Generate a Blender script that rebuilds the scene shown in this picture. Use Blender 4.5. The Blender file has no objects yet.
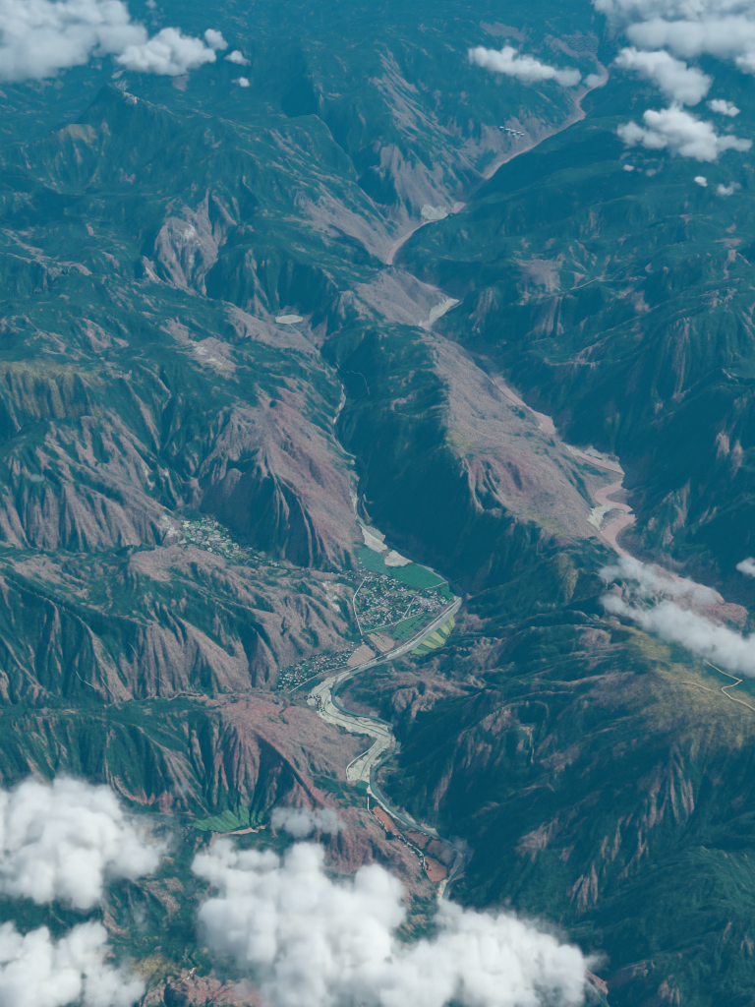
import bpy, math, random
import numpy as np

# ------------------------------------------------------------------ camera, sky, sun, exposure
scene = bpy.context.scene
CAM_Z = 7000.0            # metres above the village floor
PITCH = math.radians(33)  # looking down
VFOV = math.radians(45)
PW, PH = 755.0, 1007.0
FPX = (PH / 2) / math.tan(VFOV / 2)

cam_d = bpy.data.cameras.new('camera')
cam_d.sensor_fit = 'VERTICAL'
cam_d.angle = VFOV
cam_d.clip_start = 10
cam_d.clip_end = 400000
cam = bpy.data.objects.new('camera', cam_d)
scene.collection.objects.link(cam)
cam.location = (0, 0, CAM_Z)
cam.rotation_euler = (math.pi / 2 - PITCH, 0, 0)
scene.camera = cam

SUN_EL = math.radians(46)
SUN_AZ = math.radians(70)      # clockwise from +Y (view direction) towards +X (right)
world = bpy.data.worlds.new('World')
scene.world = world
world.use_nodes = True
nt = world.node_tree
sky = nt.nodes.new('ShaderNodeTexSky')
sky.sky_type = 'NISHITA'
sky.sun_disc = False
sky.sun_elevation = SUN_EL
sky.sun_rotation = SUN_AZ
nt.links.new(sky.outputs[0], nt.nodes['Background'].inputs[0])
nt.nodes['Background'].inputs[1].default_value = 0.05

sun_d = bpy.data.lights.new('sun', 'SUN')
sun_d.energy = 5.0
sun_d.angle = math.radians(0.5)
sun_d.color = (1.0, 0.94, 0.83)
sun = bpy.data.objects.new('sun', sun_d)
scene.collection.objects.link(sun)
sun.rotation_euler = (math.pi / 2 - SUN_EL, 0, -SUN_AZ + math.pi)
sun.location = (0, 0, 20000)

vs = scene.view_settings
vs.view_transform = 'Standard'
vs.look = 'None'
vs.exposure = 0.95
vs.gamma = 1.0
cy = scene.cycles
cy.use_denoising = True
cy.filter_width = 1.0
cy.max_bounces = 16
cy.diffuse_bounces = 2
cy.volume_bounces = 9
cy.transparent_max_bounces = 16
cy.sample_clamp_indirect = 4.0

RNG = np.random.default_rng(7)
random.seed(7)

# ------------------------------------------------------------------ helpers: pixels <-> ground
SP, CP = math.sin(PITCH), math.cos(PITCH)

def ray(px, py):
    a = (px - PW / 2) / FPX
    b = -(py - PH / 2) / FPX
    return np.array([a, CP + b * SP, -SP + b * CP])

def at(px, py, z):
    d = ray(px, py)
    t = (z - CAM_Z) / d[2]
    return np.array([d[0] * t, d[1] * t, z])

def depth_of(p):
    return p[1] * CP + (CAM_Z - p[2]) * SP

def smooth(e0, e1, x):
    t = np.clip((x - e0) / (e1 - e0), 0, 1)
    return t * t * (3 - 2 * t)

# value-gradient noise (Perlin) in numpy
_perm = RNG.permutation(4096).astype(np.int64)
_gr = RNG.random(4096) * 2 * math.pi
_gx, _gy = np.cos(_gr), np.sin(_gr)

def perlin(x, y, seed=0):
    xi = np.floor(x).astype(np.int64); yi = np.floor(y).astype(np.int64)
    xf = x - xi; yf = y - yi
    u = xf * xf * xf * (xf * (xf * 6 - 15) + 10)
    v = yf * yf * yf * (yf * (yf * 6 - 15) + 10)
    def g(ix, iy, fx, fy):
        k = _perm[(_perm[(ix + seed * 37) & 4095] + iy) & 4095]
        return _gx[k] * fx + _gy[k] * fy
    a = g(xi, yi, xf, yf); b = g(xi + 1, yi, xf - 1, yf)
    c = g(xi, yi + 1, xf, yf - 1); d = g(xi + 1, yi + 1, xf - 1, yf - 1)
    return ((a + u * (b - a)) * (1 - v) + (c + u * (d - c)) * v) * 1.5

def fbm(x, y, oct=4, seed=0):
    s = 0; a = 1.0; f = 1.0; n = 0
    for o in range(oct):
        s = s + a * perlin(x * f, y * f, seed + o); n += a
        a *= .5; f *= 2.03
    return s / n

def catmull(P, step):
    """smooth polyline through P (n,k), sampled about every `step` metres"""
    P = np.asarray(P, float)
    Q = np.vstack([2 * P[0] - P[1], P, 2 * P[-1] - P[-2]])
    out = []
    for i in range(1, len(Q) - 2):
        n = max(2, int(np.linalg.norm(Q[i + 1][:2] - Q[i][:2]) / step))
        t = np.linspace(0, 1, n, endpoint=False)[:, None]
        p0, p1, p2, p3 = Q[i - 1], Q[i], Q[i + 1], Q[i + 2]
        out.append(.5 * ((2 * p1) + (-p0 + p2) * t + (2 * p0 - 5 * p1 + 4 * p2 - p3) * t ** 2 + (-p0 + 3 * p1 - 3 * p2 + p3) * t ** 3))
    out.append(P[-1:])
    return np.vstack(out)

def line(pts, step=25):
    return catmull([at(*p) for p in pts], step)

def group_props(o, label=None, cat=None, group=None, kind=None):
    if label: o['label'] = label
    if cat: o['category'] = cat
    if group: o['group'] = group
    if kind: o['kind'] = kind
    return o

def link(name, mesh, mat=None, parent=None):
    o = bpy.data.objects.new(name, mesh)
    scene.collection.objects.link(o)
    if mat: mesh.materials.append(mat)
    if parent: o.parent = parent
    return o

# ------------------------------------------------------------------ the survey: rivers, valleys, ridges
# (photo column, photo row, metres above the village floor)
RIVER_A = [(290, 325, 380), (318, 352, 310), (345, 388, 240), (336, 425, 190), (343, 450, 150), (362, 461, 125), (366, 480, 100),
           (357, 505, 70), (366, 528, 36), (398, 549, 18), (428, 568, 8), (452, 584, 2), (459, 597, 0), (452, 612, -2), (425, 637, -5), (400, 654, -9),
           (365, 668, -14), (345, 678, -17), (334, 692, -20), (336, 704, -23), (352, 713, -26), (376, 718, -29), (393, 726, -32), (399, 738, -35), (396, 750, -38),
           (384, 760, -40), (374, 770, -43), (373, 787, -46), (388, 806, -50), (408, 822, -54), (432, 834, -58), (455, 846, -62), (465, 855, -64),
           (462, 868, -67), (450, 882, -70), (446, 905, -76), (462, 940, -84), (470, 1000, -100), (470, 1100, -130)]
RIVER_B = [(600, 60, 330), (606, 80, 320), (585, 94, 310), (577, 104, 302), (583, 114, 296), (570, 130, 285), (530, 148, 265), (508, 160, 255), (487, 178, 240), (468, 196, 225),
           (452, 214, 212), (430, 222, 204), (405, 238, 192), (391, 255, 182), (392, 270, 174), (415, 282, 166), (448, 294, 158), (460, 302, 153),
           (440, 314, 146), (424, 328, 138), (442, 343, 130), (472, 354, 122), (490, 362, 116), (496, 377, 108), (508, 393, 98), (527, 408, 90),
           (548, 422, 80), (547, 438, 72), (566, 448, 66), (598, 462, 56), (628, 474, 48), (624, 484, 42), (601, 494, 36), (606, 503, 30), (626, 508, 26), (629, 517, 20),
           (612, 530, 12), (609, 543, 4), (622, 556, -4), (660, 574, -18), (700, 588, -32), (728, 600, -44), (760, 618, -56), (820, 650, -90)]
VALLEYS = [
    # side valley with the terraced hamlet, west of the village
    [(352, 574, 14), (315, 570, 34), (280, 563, 60), (245, 554, 88), (212, 542, 115), (185, 524, 160), (160, 503, 230), (148, 478, 330), (150, 455, 430), (170, 430, 520), (165, 405, 640)],
    # gorge behind the near western hill
    [(190, 546, 130), (130, 551, 200), (70, 556, 280), (0, 552, 380), (-80, 545, 480)],
    # ravine below the near western hill
    [(290, 690, -8), (255, 692, 25), (200, 697, 80), (150, 704, 140), (75, 714, 230), (0, 728, 320), (-80, 735, 420)],
    # valley with the green flat, lower left
    [(445, 905, -70), (400, 885, -30), (340, 868, 0), (290, 850, 25), (240, 830, 55), (190, 818, 95), (110, 812, 150), (0, 825, 220), (-80, 835, 280)],
    # north-west valleys
    [(-60, 455, 700), (40, 448, 640), (100, 450, 600), (140, 462, 480)],
    [(290, 325, 380), (240, 312, 440), (205, 298, 500), (160, 285, 620), (100, 290, 740), (0, 300, 860), (-60, 305, 900)],
    [(205, 298, 500), (215, 270, 620), (225, 245, 740), (240, 215, 880)],
    [(345, 388, 240), (310, 350, 350), (250, 345, 470), (215, 350, 520)],
    [(-40, 225, 950), (40, 215, 900), (100, 220, 850), (140, 250, 760), (160, 285, 620)],
    # western tributaries of the brown river
    [(405, 238, 192), (370, 200, 420), (340, 160, 650), (300, 120, 900), (270, 90, 1100)],
    [(487, 178, 240), (450, 140, 480), (420, 100, 800), (400, 70, 1100)],
    # eastern tributaries of the brown river
    [(470, 270, 190), (520, 255, 420), (580, 240, 620), (640, 225, 820), (755, 205, 1150), (820, 195, 1250)],
    [(478, 350, 125), (530, 335, 340), (590, 312, 620), (650, 292, 900), (755, 262, 1200), (820, 255, 1300)],
    [(560, 440, 75), (600, 425, 280), (650, 402, 560), (700, 375, 850), (755, 350, 1100), (820, 335, 1200)],
    [(626, 492, 40), (670, 480, 260), (710, 462, 520), (760, 440, 800), (820, 430, 900)],
    [(570, 130, 285), (620, 118, 520), (680, 112, 800), (755, 105, 1000)],
    # lower right: ravine under the foreground ridge
    [(462, 930, -80), (520, 960, 60), (580, 985, 220), (650, 1030, 380), (760, 1100, 520)],
    [(470, 622, 40), (520, 625, 260), (570, 610, 480), (600, 600, 600)],
]
RIDGES = [
    # central ridge between the two rivers
    [(350, 268, 640), (362, 285, 700), (380, 305, 640), (405, 328, 560), (428, 345, 700), (443, 375, 790), (452, 402, 830), (440, 430, 820), (455, 462, 760), (488, 500, 650),
     (535, 527, 600), (580, 546, 610), (605, 575, 700), (640, 605, 820), (690, 640, 950), (730, 662, 1020), (790, 690, 1080)],
    [(380, 305, 640), (415, 300, 420), (450, 298, 200)],
    # grassy shoulder and its arms, right
    [(605, 600, 720), (630, 640, 900), (670, 680, 1050), (720, 700, 1100), (790, 720, 1150)],
    [(610, 655, 790), (650, 692, 960), (700, 722, 1040), (790, 748, 1120)],
    [(630, 640, 900), (570, 660, 700), (520, 675, 500), (470, 690, 260), (420, 708, 60)],
    [(670, 680, 1050), (610, 720, 860), (550, 760, 560), (490, 800, 230), (450, 828, 20)],
    [(790, 775, 1000), (755, 786, 900), (690, 834, 640), (640, 872, 420), (590, 910, 210), (548, 932, 70)],
    [(640, 578, 90), (680, 594, 115), (720, 610, 115), (760, 628, 115)],
    # spur above the river bend
    [(510, 655, 420), (468, 656, 220), (430, 660, 120), (385, 664, 80), (362, 672, 30)],
    # near western hill
    [(-80, 530, 1050), (0, 541, 900), (30, 550, 820), (60, 553, 760), (130, 548, 660), (190, 550, 540), (240, 565, 380), (290, 575, 260), (325, 585, 160), (345, 600, 40)],
    [(130, 548, 660), (150, 590, 560), (185, 630, 380), (210, 662, 240), (235, 688, 80)],
    [(190, 550, 540), (230, 595, 420), (262, 635, 280), (285, 665, 120), (300, 682, 20)],
    [(-60, 545, 960), (0, 568, 860), (60, 602, 700), (126, 641, 470), (180, 674, 240), (212, 690, 100)],
    [(240, 565, 380), (290, 615, 260), (320, 645, 120)],
    # red ridge, lower left
    [(-80, 722, 800), (0, 717, 680), (75, 706, 560), (150, 698, 440), (195, 697, 390), (232, 712, 390), (265, 740, 340), (300, 770, 260), (345, 800, 150), (385, 820, 30)],
    [(232, 712, 390), (280, 710, 220), (320, 718, 60)],
    [(265, 740, 340), (320, 748, 180), (352, 760, 40)],
    [(195, 697, 390), (215, 745, 270), (225, 790, 120)],
    [(75, 706, 560), (85, 755, 400), (95, 795, 240)],
    [(305, 818, 170), (345, 826, 170), (395, 848, 90), (425, 874, 10)],
    # lower left foreground
    [(-60, 960, 520), (60, 940, 420), (150, 950, 340), (230, 975, 260), (330, 1010, 180)],
    [(500, 1010, 120), (560, 975, 420), (610, 972, 560), (650, 990, 620), (720, 1030, 760)],
    # north-west: grass-topped ridges
    [(-60, 350, 1200), (0, 362, 1150), (30, 372, 1110), (70, 378, 1040), (100, 370, 980), (150, 380, 840), (190, 398, 680), (215, 420, 560)],
    [(-60, 392, 1100), (20, 400, 1020), (60, 410, 960), (100, 414, 880), (130, 435, 700), (150, 460, 500)],
    [(-60, 470, 820), (0, 478, 740), (60, 486, 640), (110, 494, 540), (155, 508, 380), (182, 530, 190)],
    # pink ridge north of the village
    [(160, 330, 760), (195, 345, 720), (232, 362, 660), (262, 392, 660), (285, 402, 600), (272, 432, 590), (262, 470, 570), (286, 490, 500), (304, 506, 420), (309, 540, 270), (316, 566, 60)],
    [(286, 490, 500), (325, 475, 340), (350, 480, 200)],
    [(262, 392, 660), (300, 420, 430), (325, 440, 300)],
    [(228, 310, 600), (245, 325, 600), (270, 345, 540), (300, 352, 440)],
    [(262, 440, 570), (225, 470, 430), (215, 505, 260)],
    # rocky slabs
    [(145, 262, 780), (165, 215, 1100), (200, 235, 950), (225, 270, 700)],
    [(-60, 150, 1350), (0, 150, 1350), (40, 138, 1450), (75, 121, 1600), (105, 130, 1420), (150, 160, 1200), (170, 205, 1120)],
    [(-60, 250, 1150), (0, 255, 1120), (60, 262, 1040), (110, 272, 900)],
    [(100, 75, 2000), (125, 92, 1900), (165, 112, 1700), (200, 165, 1350), (215, 195, 1200), (240, 225, 1000), (300, 262, 760), (345, 285, 620)],
    [(215, 115, 1700), (260, 150, 1450), (300, 190, 1100), (345, 225, 760), (380, 250, 400)],
    [(230, 40, 1700), (300, 33, 1700), (380, 22, 1700), (440, 17, 1700), (470, 20, 1600), (500, 38, 1350), (540, 62, 950), (570, 88, 560)],
    [(380, 22, 1700), (380, 90, 1350), (400, 140, 1050), (430, 175, 650), (450, 198, 330)],
    [(300, 33, 1700), (310, 80, 1500), (330, 130, 1250), (370, 165, 900), (410, 205, 450)],
    [(470, 20, 1600), (480, 80, 1050), (500, 125, 650), (505, 148, 330)],
    # right-hand ranges
    [(820, 150, 1500), (755, 152, 1480), (690, 160, 1380), (640, 160, 1200), (595, 152, 900), (555, 162, 650), (510, 192, 420), (470, 225, 260)],
    [(640, 160, 1200), (620, 195, 1000), (560, 215, 720), (500, 240, 430), (440, 258, 220)],
    [(820, 225, 1650), (755, 235, 1600), (690, 254, 1480), (640, 262, 1350), (580, 285, 1000), (520, 312, 600), (478, 332, 260)],
    [(820, 285, 1600), (755, 290, 1520), (720, 300, 1480), (678, 322, 1360), (660, 345, 1180), (630, 363, 900), (598, 376, 640), (555, 400, 250)],
    [(820, 370, 1450), (755, 385, 1300), (720, 420, 1080), (690, 442, 640), (660, 458, 260)],
    [(820, 470, 900), (755, 484, 640), (715, 508, 320), (680, 530, 80)],
    [(660, 25, 1500), (700, 50, 1500), (755, 70, 1500)],
]
# flat valley floors: polygons in photo columns and rows, with the river level to follow
FLATS = [
    [(362, 520), (388, 530), (412, 546), (440, 563), (462, 578), (468, 598), (452, 640), (432, 655), (398, 660), (360, 680), (345, 700), (385, 716), (400, 738), (394, 756),
     (378, 766), (376, 800), (410, 820), (464, 848), (464, 870), (440, 888), (415, 868), (385, 825), (366, 795), (345, 770), (360, 745), (378, 735), (350, 726), (300, 712),
     (272, 690), (290, 665), (330, 652), (360, 640), (354, 605), (358, 570), (352, 545)],
    [(172, 517), (210, 512), (238, 530), (258, 548), (292, 567), (250, 562), (205, 549), (186, 540)],
    [(268, 330), (270, 314), (292, 310), (312, 315), (309, 327), (290, 333)],
    [(572, 450), (600, 452), (634, 472), (630, 486), (600, 500), (585, 520), (600, 512), (628, 508), (620, 480), (590, 468)],
]

# ------------------------------------------------------------------ large relief on a 50 m grid
CELL = 50.0
GX0, GX1, GY0, GY1 = -15000.0, 15000.0, 1500.0, 52500.0
NXg, NYg = int((GX1 - GX0) / CELL), int((GY1 - GY0) / CELL)
num = np.zeros((NYg, NXg)); den = np.zeros((NYg, NXg))

def stamp(P, w=1.0):
    ix = ((P[:, 0] - GX0) / CELL).astype(int); iy = ((P[:, 1] - GY0) / CELL).astype(int)
    ok = (ix >= 0) & (ix < NXg) & (iy >= 0) & (iy < NYg)
    np.add.at(num, (iy[ok], ix[ok]), P[ok, 2] * w); np.add.at(den, (iy[ok], ix[ok]), w)

def inside(poly, X, Y):
    r = np.zeros(X.shape, bool); n = len(poly); j = n - 1
    for i in range(n):
        xi, yi = poly[i][0], poly[i][1]; xj, yj = poly[j][0], poly[j][1]
        c = ((yi > Y) != (yj > Y)) & (X < (xj - xi) * (Y - yi) / (yj - yi + 1e-9) + xi)
        r ^= c; j = i
    return r

RAISE = {0: 1.05, 1: 1.0, 2: 1.05, 3: 1.05, 4: 1.0, 5: 1.0, 6: 1.0, 7: 1.0, 8: 1.0, 9: .97}
river_a = line(RIVER_A); river_b = line(RIVER_B)
GXc, GYc = np.meshgrid(GX0 + (np.arange(NXg) + .5) * CELL, GY0 + (np.arange(NYg) + .5) * CELL)
for k, R in enumerate(RIDGES):
    L = line([(p[0], p[1], p[2] * RAISE.get(k, .97 if p[0] > 430 else (1.2 if p[1] > 260 else 1.0))) for p in R])
    j = fbm(L[:, 0] / 700 + 11, L[:, 1] / 700, 3, 5)
    end = np.minimum(1, np.minimum(np.arange(len(L)), np.arange(len(L))[::-1]) / 12 + .2)
    L[:, 2] += (25 if k == 0 else 70) * j * end
    stamp(L)
val_lines = [line(V) for V in VALLEYS]
for L in val_lines + [river_a, river_b]:
    # water wins over a crest where both cross a cell
    ix = ((L[:, 0] - GX0) / CELL).astype(int); iy = ((L[:, 1] - GY0) / CELL).astype(int)
    ok = (ix >= 0) & (ix < NXg) & (iy >= 0) & (iy < NYg)
    num[iy[ok], ix[ok]] = 0; den[iy[ok], ix[ok]] = 0
for L in val_lines + [river_a, river_b]:
    stamp(L)
flat_mask = np.zeros((NYg, NXg))
for k, F in enumerate(FLATS):
    riv = (river_a, val_lines[0], river_a, river_b)[k]
    z0 = (0, 110, 390, 45)[k]
    poly = [at(p[0], p[1], -20 if (k == 0 and p[1] > 660) else z0) for p in F]
    m = inside(poly, GXc, GYc)
    ii = np.argwhere(m)
    for iy, ix in ii:
        d2 = (riv[:, 0] - GXc[iy, ix]) ** 2 + (riv[:, 1] - GYc[iy, ix]) ** 2
        q = d2.argmin()
        num[iy, ix] = riv[q, 2] + 3 + .03 * math.sqrt(d2[q]); den[iy, ix] = 1
    flat_mask[m] = 1

def ridged(x, y, seed):
    s = 0; a = 1; f = 1; n = 0
    for o in range(4):
        s = s + a * (1 - np.abs(perlin(x * f, y * f, seed + o))) ** 2; n += a
        a *= .45; f *= 2.1
    return s / n

far = smooth(20000, 45000, GYc)
back = 2500 * (ridged(GXc / 4200, GYc / 4200, 40) - .38) + 350 + 350 * far

levels = []
nu, de, bk = num, den, back
while True:
    levels.append((nu, de, bk))
    if min(nu.shape) <= 40 or nu.shape[0] % 2 or nu.shape[1] % 2: break
    s = lambda a: a.reshape(a.shape[0] // 2, 2, a.shape[1] // 2, 2).sum((1, 3))
    nu, de, bk = s(nu), s(de), s(bk) / 4
h = levels[-1][2].copy()
for li in range(len(levels) - 1, -1, -1):
    nu, de, bk = levels[li]
    if h.shape != nu.shape:
        h = np.repeat(np.repeat(h, 2, 0), 2, 1)
    fixed = de > 0
    val = np.where(fixed, nu / np.maximum(de, 1e-9), 0)
    c = CELL * 2 ** li
    k = 4 * (c / 1900.0) ** 2
    for it in range(260 if li < 2 else 500):
        p = np.pad(h, 1, mode='edge')
        h = (p[:-2, 1:-1] + p[2:, 1:-1] + p[1:-1, :-2] + p[1:-1, 2:] + k * bk) / (4 + k)
        h = np.where(fixed, val, h)

def blur(a, n):
    for _ in range(n):
        p = np.pad(a, 1, mode='edge'); a = (p[:-2, 1:-1] + 2 * p[1:-1, 1:-1] + p[2:, 1:-1]) / 4
        p = np.pad(a, 1, mode='edge'); a = (p[1:-1, :-2] + 2 * p[1:-1, 1:-1] + p[1:-1, 2:]) / 4
    return a
away = 1 - np.clip(blur((den > 0).astype(float), 24) * 9, 0, 1)
h = h + 420 * (1 - .65 * far) * (1 - .5 * smooth(15000, 26000, GYc)) * away * (ridged(GXc / 1900, GYc / 1900, 140) - .45) * (1 - blur(flat_mask, 6))
base = blur(h, 3)
soft = blur(h, 14)
flat_s = blur(flat_mask, 2)
DY, DX = np.gradient(soft, CELL)

def bil(G, X, Y):
    fx = np.clip((X - GX0) / CELL - .5, 0, NXg - 1.001); fy = np.clip((Y - GY0) / CELL - .5, 0, NYg - 1.001)
    ix = fx.astype(int); iy = fy.astype(int); tx = fx - ix; ty = fy - iy
    return (G[iy, ix] * (1 - tx) + G[iy, ix + 1] * tx) * (1 - ty) + (G[iy + 1, ix] * (1 - tx) + G[iy + 1, ix + 1] * tx) * ty

# ------------------------------------------------------------------ the terrain sheet (finer where nearer)
NR, NC = 1120, 960
dep = np.radians(np.linspace(64, 7.3, NR))
ys = 6300 / np.tan(dep)
ys = np.concatenate([[-60000, -25000, -8000, 0, 1800], ys, [56000, 66000, 80000, 110000, 160000]])
us = np.concatenate([[-9, -5, -3, -2, -1.6], np.linspace(-1.36, 1.36, NC), [1.6, 2, 3, 5, 9]])
wrow = .335 * np.sqrt(np.maximum(ys, 0) ** 2 + 5600 ** 2)
X = us[None, :] * wrow[:, None]
Y = np.repeat(ys[:, None], len(us), 1)
Z = bil(base, X, Y)
FL = bil(flat_s, X, Y)
gx0, gy0 = bil(DX, X, Y), bil(DY, X, Y)
flatfade = 1 - smooth(.05, .6, FL)

def erosion(X, Y, gx, gy, lam, seed):
    """slope-following gullies: stripes running downhill, blended over jittered cells"""
    sl = np.sqrt(gx * gx + gy * gy) + 1e-6
    dx, dy = -gy / sl, gx / sl                   # across the slope
    cs = lam * 1.8
    px, py = X / cs, Y / cs
    ix = np.floor(px).astype(np.int64); iy = np.floor(py).astype(np.int64)
    C = np.zeros_like(X); S = np.zeros_like(X); W = np.zeros_like(X)
    for oy in (-1, 0, 1):
        for ox in (-1, 0, 1):
            k = _perm[(_perm[(ix + ox + seed * 101) & 4095] + iy + oy) & 4095]
            jx = (k & 63) / 64.0; jy = ((k >> 6) & 63) / 64.0
            vx = px - (ix + ox + jx); vy = py - (iy + oy + jy)
            w = np.exp(-2.2 * (vx * vx + vy * vy))
            ph = (vx * dx + vy * dy) * 2 * math.pi * 1.8 + (k % 17) * .37
            C += w * np.cos(ph); S += w * np.sin(ph); W += w
    n = np.sqrt(C * C + S * S) / W
    q = np.minimum(1, n * 2.2) / (n * W + 1e-9)
    C, S = C * q, S
    return C, -S * q * dx * 2 * math.pi / lam, -S * q * dy * 2 * math.pi / lam

gx, gy = gx0.copy(), gy0.copy()
calm = np.ones_like(Z)      # smoother, grass-held slopes
for (px, py, z_, rx, ry, rot, dk) in [(700, 690, 1050, 1000, 650, -.3, .7), (520, 460, 350, 1500, 420, -.95, .55), (640, 650, 900, 500, 400, 0, .5), (40, 372, 1100, 900, 400, 0, .5)]:
    c = at(px, py, z_); a_, b_ = X - c[0], Y - c[1]
    u_, v_ = a_ * math.cos(rot) + b_ * math.sin(rot), -a_ * math.sin(rot) + b_ * math.cos(rot)
    calm *= 1 - dk * np.exp(-(u_ / rx) ** 2 - (v_ / ry) ** 2)
lam, k0 = 900.0, .088
add = np.zeros_like(Z); gul = np.zeros_like(Z); gw = 1.0
for o in range(6):
    sl = np.sqrt(gx * gx + gy * gy)
    e, ex, ey = erosion(X, Y, gx, gy, lam, o + 1)
    amp = k0 * lam * smooth(.02, .55, sl) * flatfade * calm * (1 - .45 * smooth(14000, 26000, Y))
    # sharp valleys, rounded shoulders
    tri = np.arcsin(np.clip(e, -1, 1) * .985) * .6366       # sharp crests and creases
    add += amp * (.55 * tri + .3 * e - .2 * e * e)
    if o >= 1: gul += gw * tri; gw *= .8
    gx += amp * ex * .6; gy += amp * ey * .6
    lam *= .52
    k0 *= 1.04
Z = Z + add + flatfade * (24 * fbm(X / 420, Y / 420, 5, 60) + 5 * (1 - 2 * np.abs(fbm(X / 95, Y / 95, 3, 66))))

def near(L, reach):
    """for every terrain vertex: distance to the line and the line's z, within reach"""
    D = np.full(X.shape, 1e9); ZL = np.zeros(X.shape)
    for a, b in zip(L[:-1], L[1:]):
        lo, hi = min(a[1], b[1]) - reach, max(a[1], b[1]) + reach
        r0, r1 = np.searchsorted(ys, lo), np.searchsorted(ys, hi)
        if r1 <= r0: continue
        wmid = wrow[r0:r1]
        c0 = np.searchsorted(us, (min(a[0], b[0]) - reach) / (wmid.min() if min(a[0], b[0]) - reach < 0 else wmid.max()))
        c1 = np.searchsorted(us, (max(a[0], b[0]) + reach) / (wmid.max() if max(a[0], b[0]) + reach < 0 else wmid.min()))
        if c1 <= c0: continue
        xs, yy = X[r0:r1, c0:c1], Y[r0:r1, c0:c1]
        v = b - a; t = np.clip(((xs - a[0]) * v[0] + (yy - a[1]) * v[1]) / (v[0] ** 2 + v[1] ** 2 + 1e-9), 0, 1)
        d = np.hypot(xs - a[0] - t * v[0], yy - a[1] - t * v[1])
        s = D[r0:r1, c0:c1]; m = d < s
        s[m] = d[m]; ZL[r0:r1, c0:c1][m] = (a[2] + t * v[2])[m]
    return D, ZL

def width_a(x, y):
    # the lower river: narrow in the gorge, channelled past the village, uneven below
    w = np.interp(-y, [-30000, -14000, -10500, -9600, -9000, -8000, -5000], [14, 20, 32, 50, 50, 30, 30])
    return w * (1 + .55 * smooth(-8900, -8300, -y) * perlin(x / 170, y / 170, 81))
def width_b(x, y):
    w = np.interp(-y, [-40000, -20000, -12000, -9000], [60, 80, 115, 115])
    return w * (1 + .4 * perlin(x / 520, y / 520, 83))
DA, ZA = near(river_a, 420)
DB, ZB = near(river_b, 700)
WA = width_a(X, Y); WB = width_b(X, Y)
def carve(Z, D, ZL, W, bank):
    t = smooth(W * .5 - 4, W * .5 + bank, D)
    tgt = ZL - 7 + np.clip(D - W * .4, 0, 60) * .12
    return np.where(D < 1e8, tgt * (1 - t) + np.maximum(Z, ZL + 2) * t, Z)
Z = carve(Z, DA, ZA, WA, 45)
Z = carve(Z, DB, ZB, WB, 120)

def zat(x, y):
    fy = np.interp(y, ys, np.arange(len(ys))); w = np.interp(y, ys, wrow)
    fx = np.interp(np.asarray(x) / w, us, np.arange(len(us)))
    iy = np.clip(np.floor(fy).astype(int), 0, len(ys) - 2); ix = np.clip(np.floor(fx).astype(int), 0, len(us) - 2)
    ty = fy - iy; tx = fx - ix
    return (Z[iy, ix] * (1 - tx) + Z[iy, ix + 1] * tx) * (1 - ty) + (Z[iy + 1, ix] * (1 - tx) + Z[iy + 1, ix + 1] * tx) * ty

def hit(px, py):
    """first point of the terrain along the sight line of a photo pixel"""
    d = ray(px, py)
    t0, t1 = (2600 - CAM_Z) / d[2], (-200 - CAM_Z) / d[2]
    t = np.linspace(t0, t1, 900)
    below = (CAM_Z + d[2] * t) < zat(d[0] * t, d[1] * t)
    i = int(np.argmax(below)) if below.any() else len(t) - 1
    a, b = t[max(i - 1, 0)], t[i]
    for _ in range(12):
        m = .5 * (a + b)
        if CAM_Z + d[2] * m < zat(d[0] * m, d[1] * m): b = m
        else: a = m
    return np.array([d[0] * b, d[1] * b, CAM_Z + d[2] * b])

# ------------------------------------------------------------------ land cover
SL = 0.0
row_g = np.gradient(Z, axis=0) / np.gradient(Y, axis=0)
col_g = np.gradient(Z, axis=1) / np.maximum(np.gradient(X, axis=1), 1e-6)
row_g = row_g - col_g * (np.gradient(X, axis=0) / np.gradient(Y, axis=0))
steep = np.sqrt(row_g ** 2 + col_g ** 2)
wx = X + 90 * fbm(X / 300, Y / 300, 3, 70); wy = Y + 90 * fbm(X / 300 + 7, Y / 300, 3, 74)

bare = np.zeros_like(Z); red = np.zeros_like(Z); pale = np.zeros_like(Z); grass = np.zeros_like(Z)
def patch(A, px, py, rx, ry, rot=0, s=1.0, hard=-.1):
    c = hit(px, py)
    g0, g1 = bil(DX, c[0], c[1]), bil(DY, c[0], c[1])
    n = np.array([-g0, -g1, 1.0])
    def on(qx, qy):
        d = ray(qx, qy); o = np.array([0, 0, CAM_Z]); den_ = d @ n
        t = ((c - o) @ n) / den_
        v = (d * t + o - c)[:2]
        d2 = at(qx, qy, c[2])[:2] - c[:2]
        if den_ > -1e-3 or np.linalg.norm(v) > 3 * np.linalg.norm(d2): v = d2 * 1.5
        return v
    r = math.radians(rot)
    a = on(px + rx * math.cos(r), py - rx * math.sin(r)); b = on(px + ry * math.sin(r), py + ry * math.cos(r))
    M = np.array([[a[0], b[0]], [a[1], b[1]]])
    try: Mi = np.linalg.inv(M)
    except np.linalg.LinAlgError: return
    R = 1.7 * (np.linalg.norm(a) + np.linalg.norm(b))
    r0, r1 = np.searchsorted(ys, c[1] - R), np.searchsorted(ys, c[1] + R)
    if r1 <= r0: return
    xx, yy = wx[r0:r1] - c[0], wy[r0:r1] - c[1]
    q = np.sqrt((Mi[0, 0] * xx + Mi[0, 1] * yy) ** 2 + (Mi[1, 0] * xx + Mi[1, 1] * yy) ** 2)
    f = s * (1 - smooth(hard, 1.75, q))
    A[r0:r1] = np.maximum(A[r0:r1], f)

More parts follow.
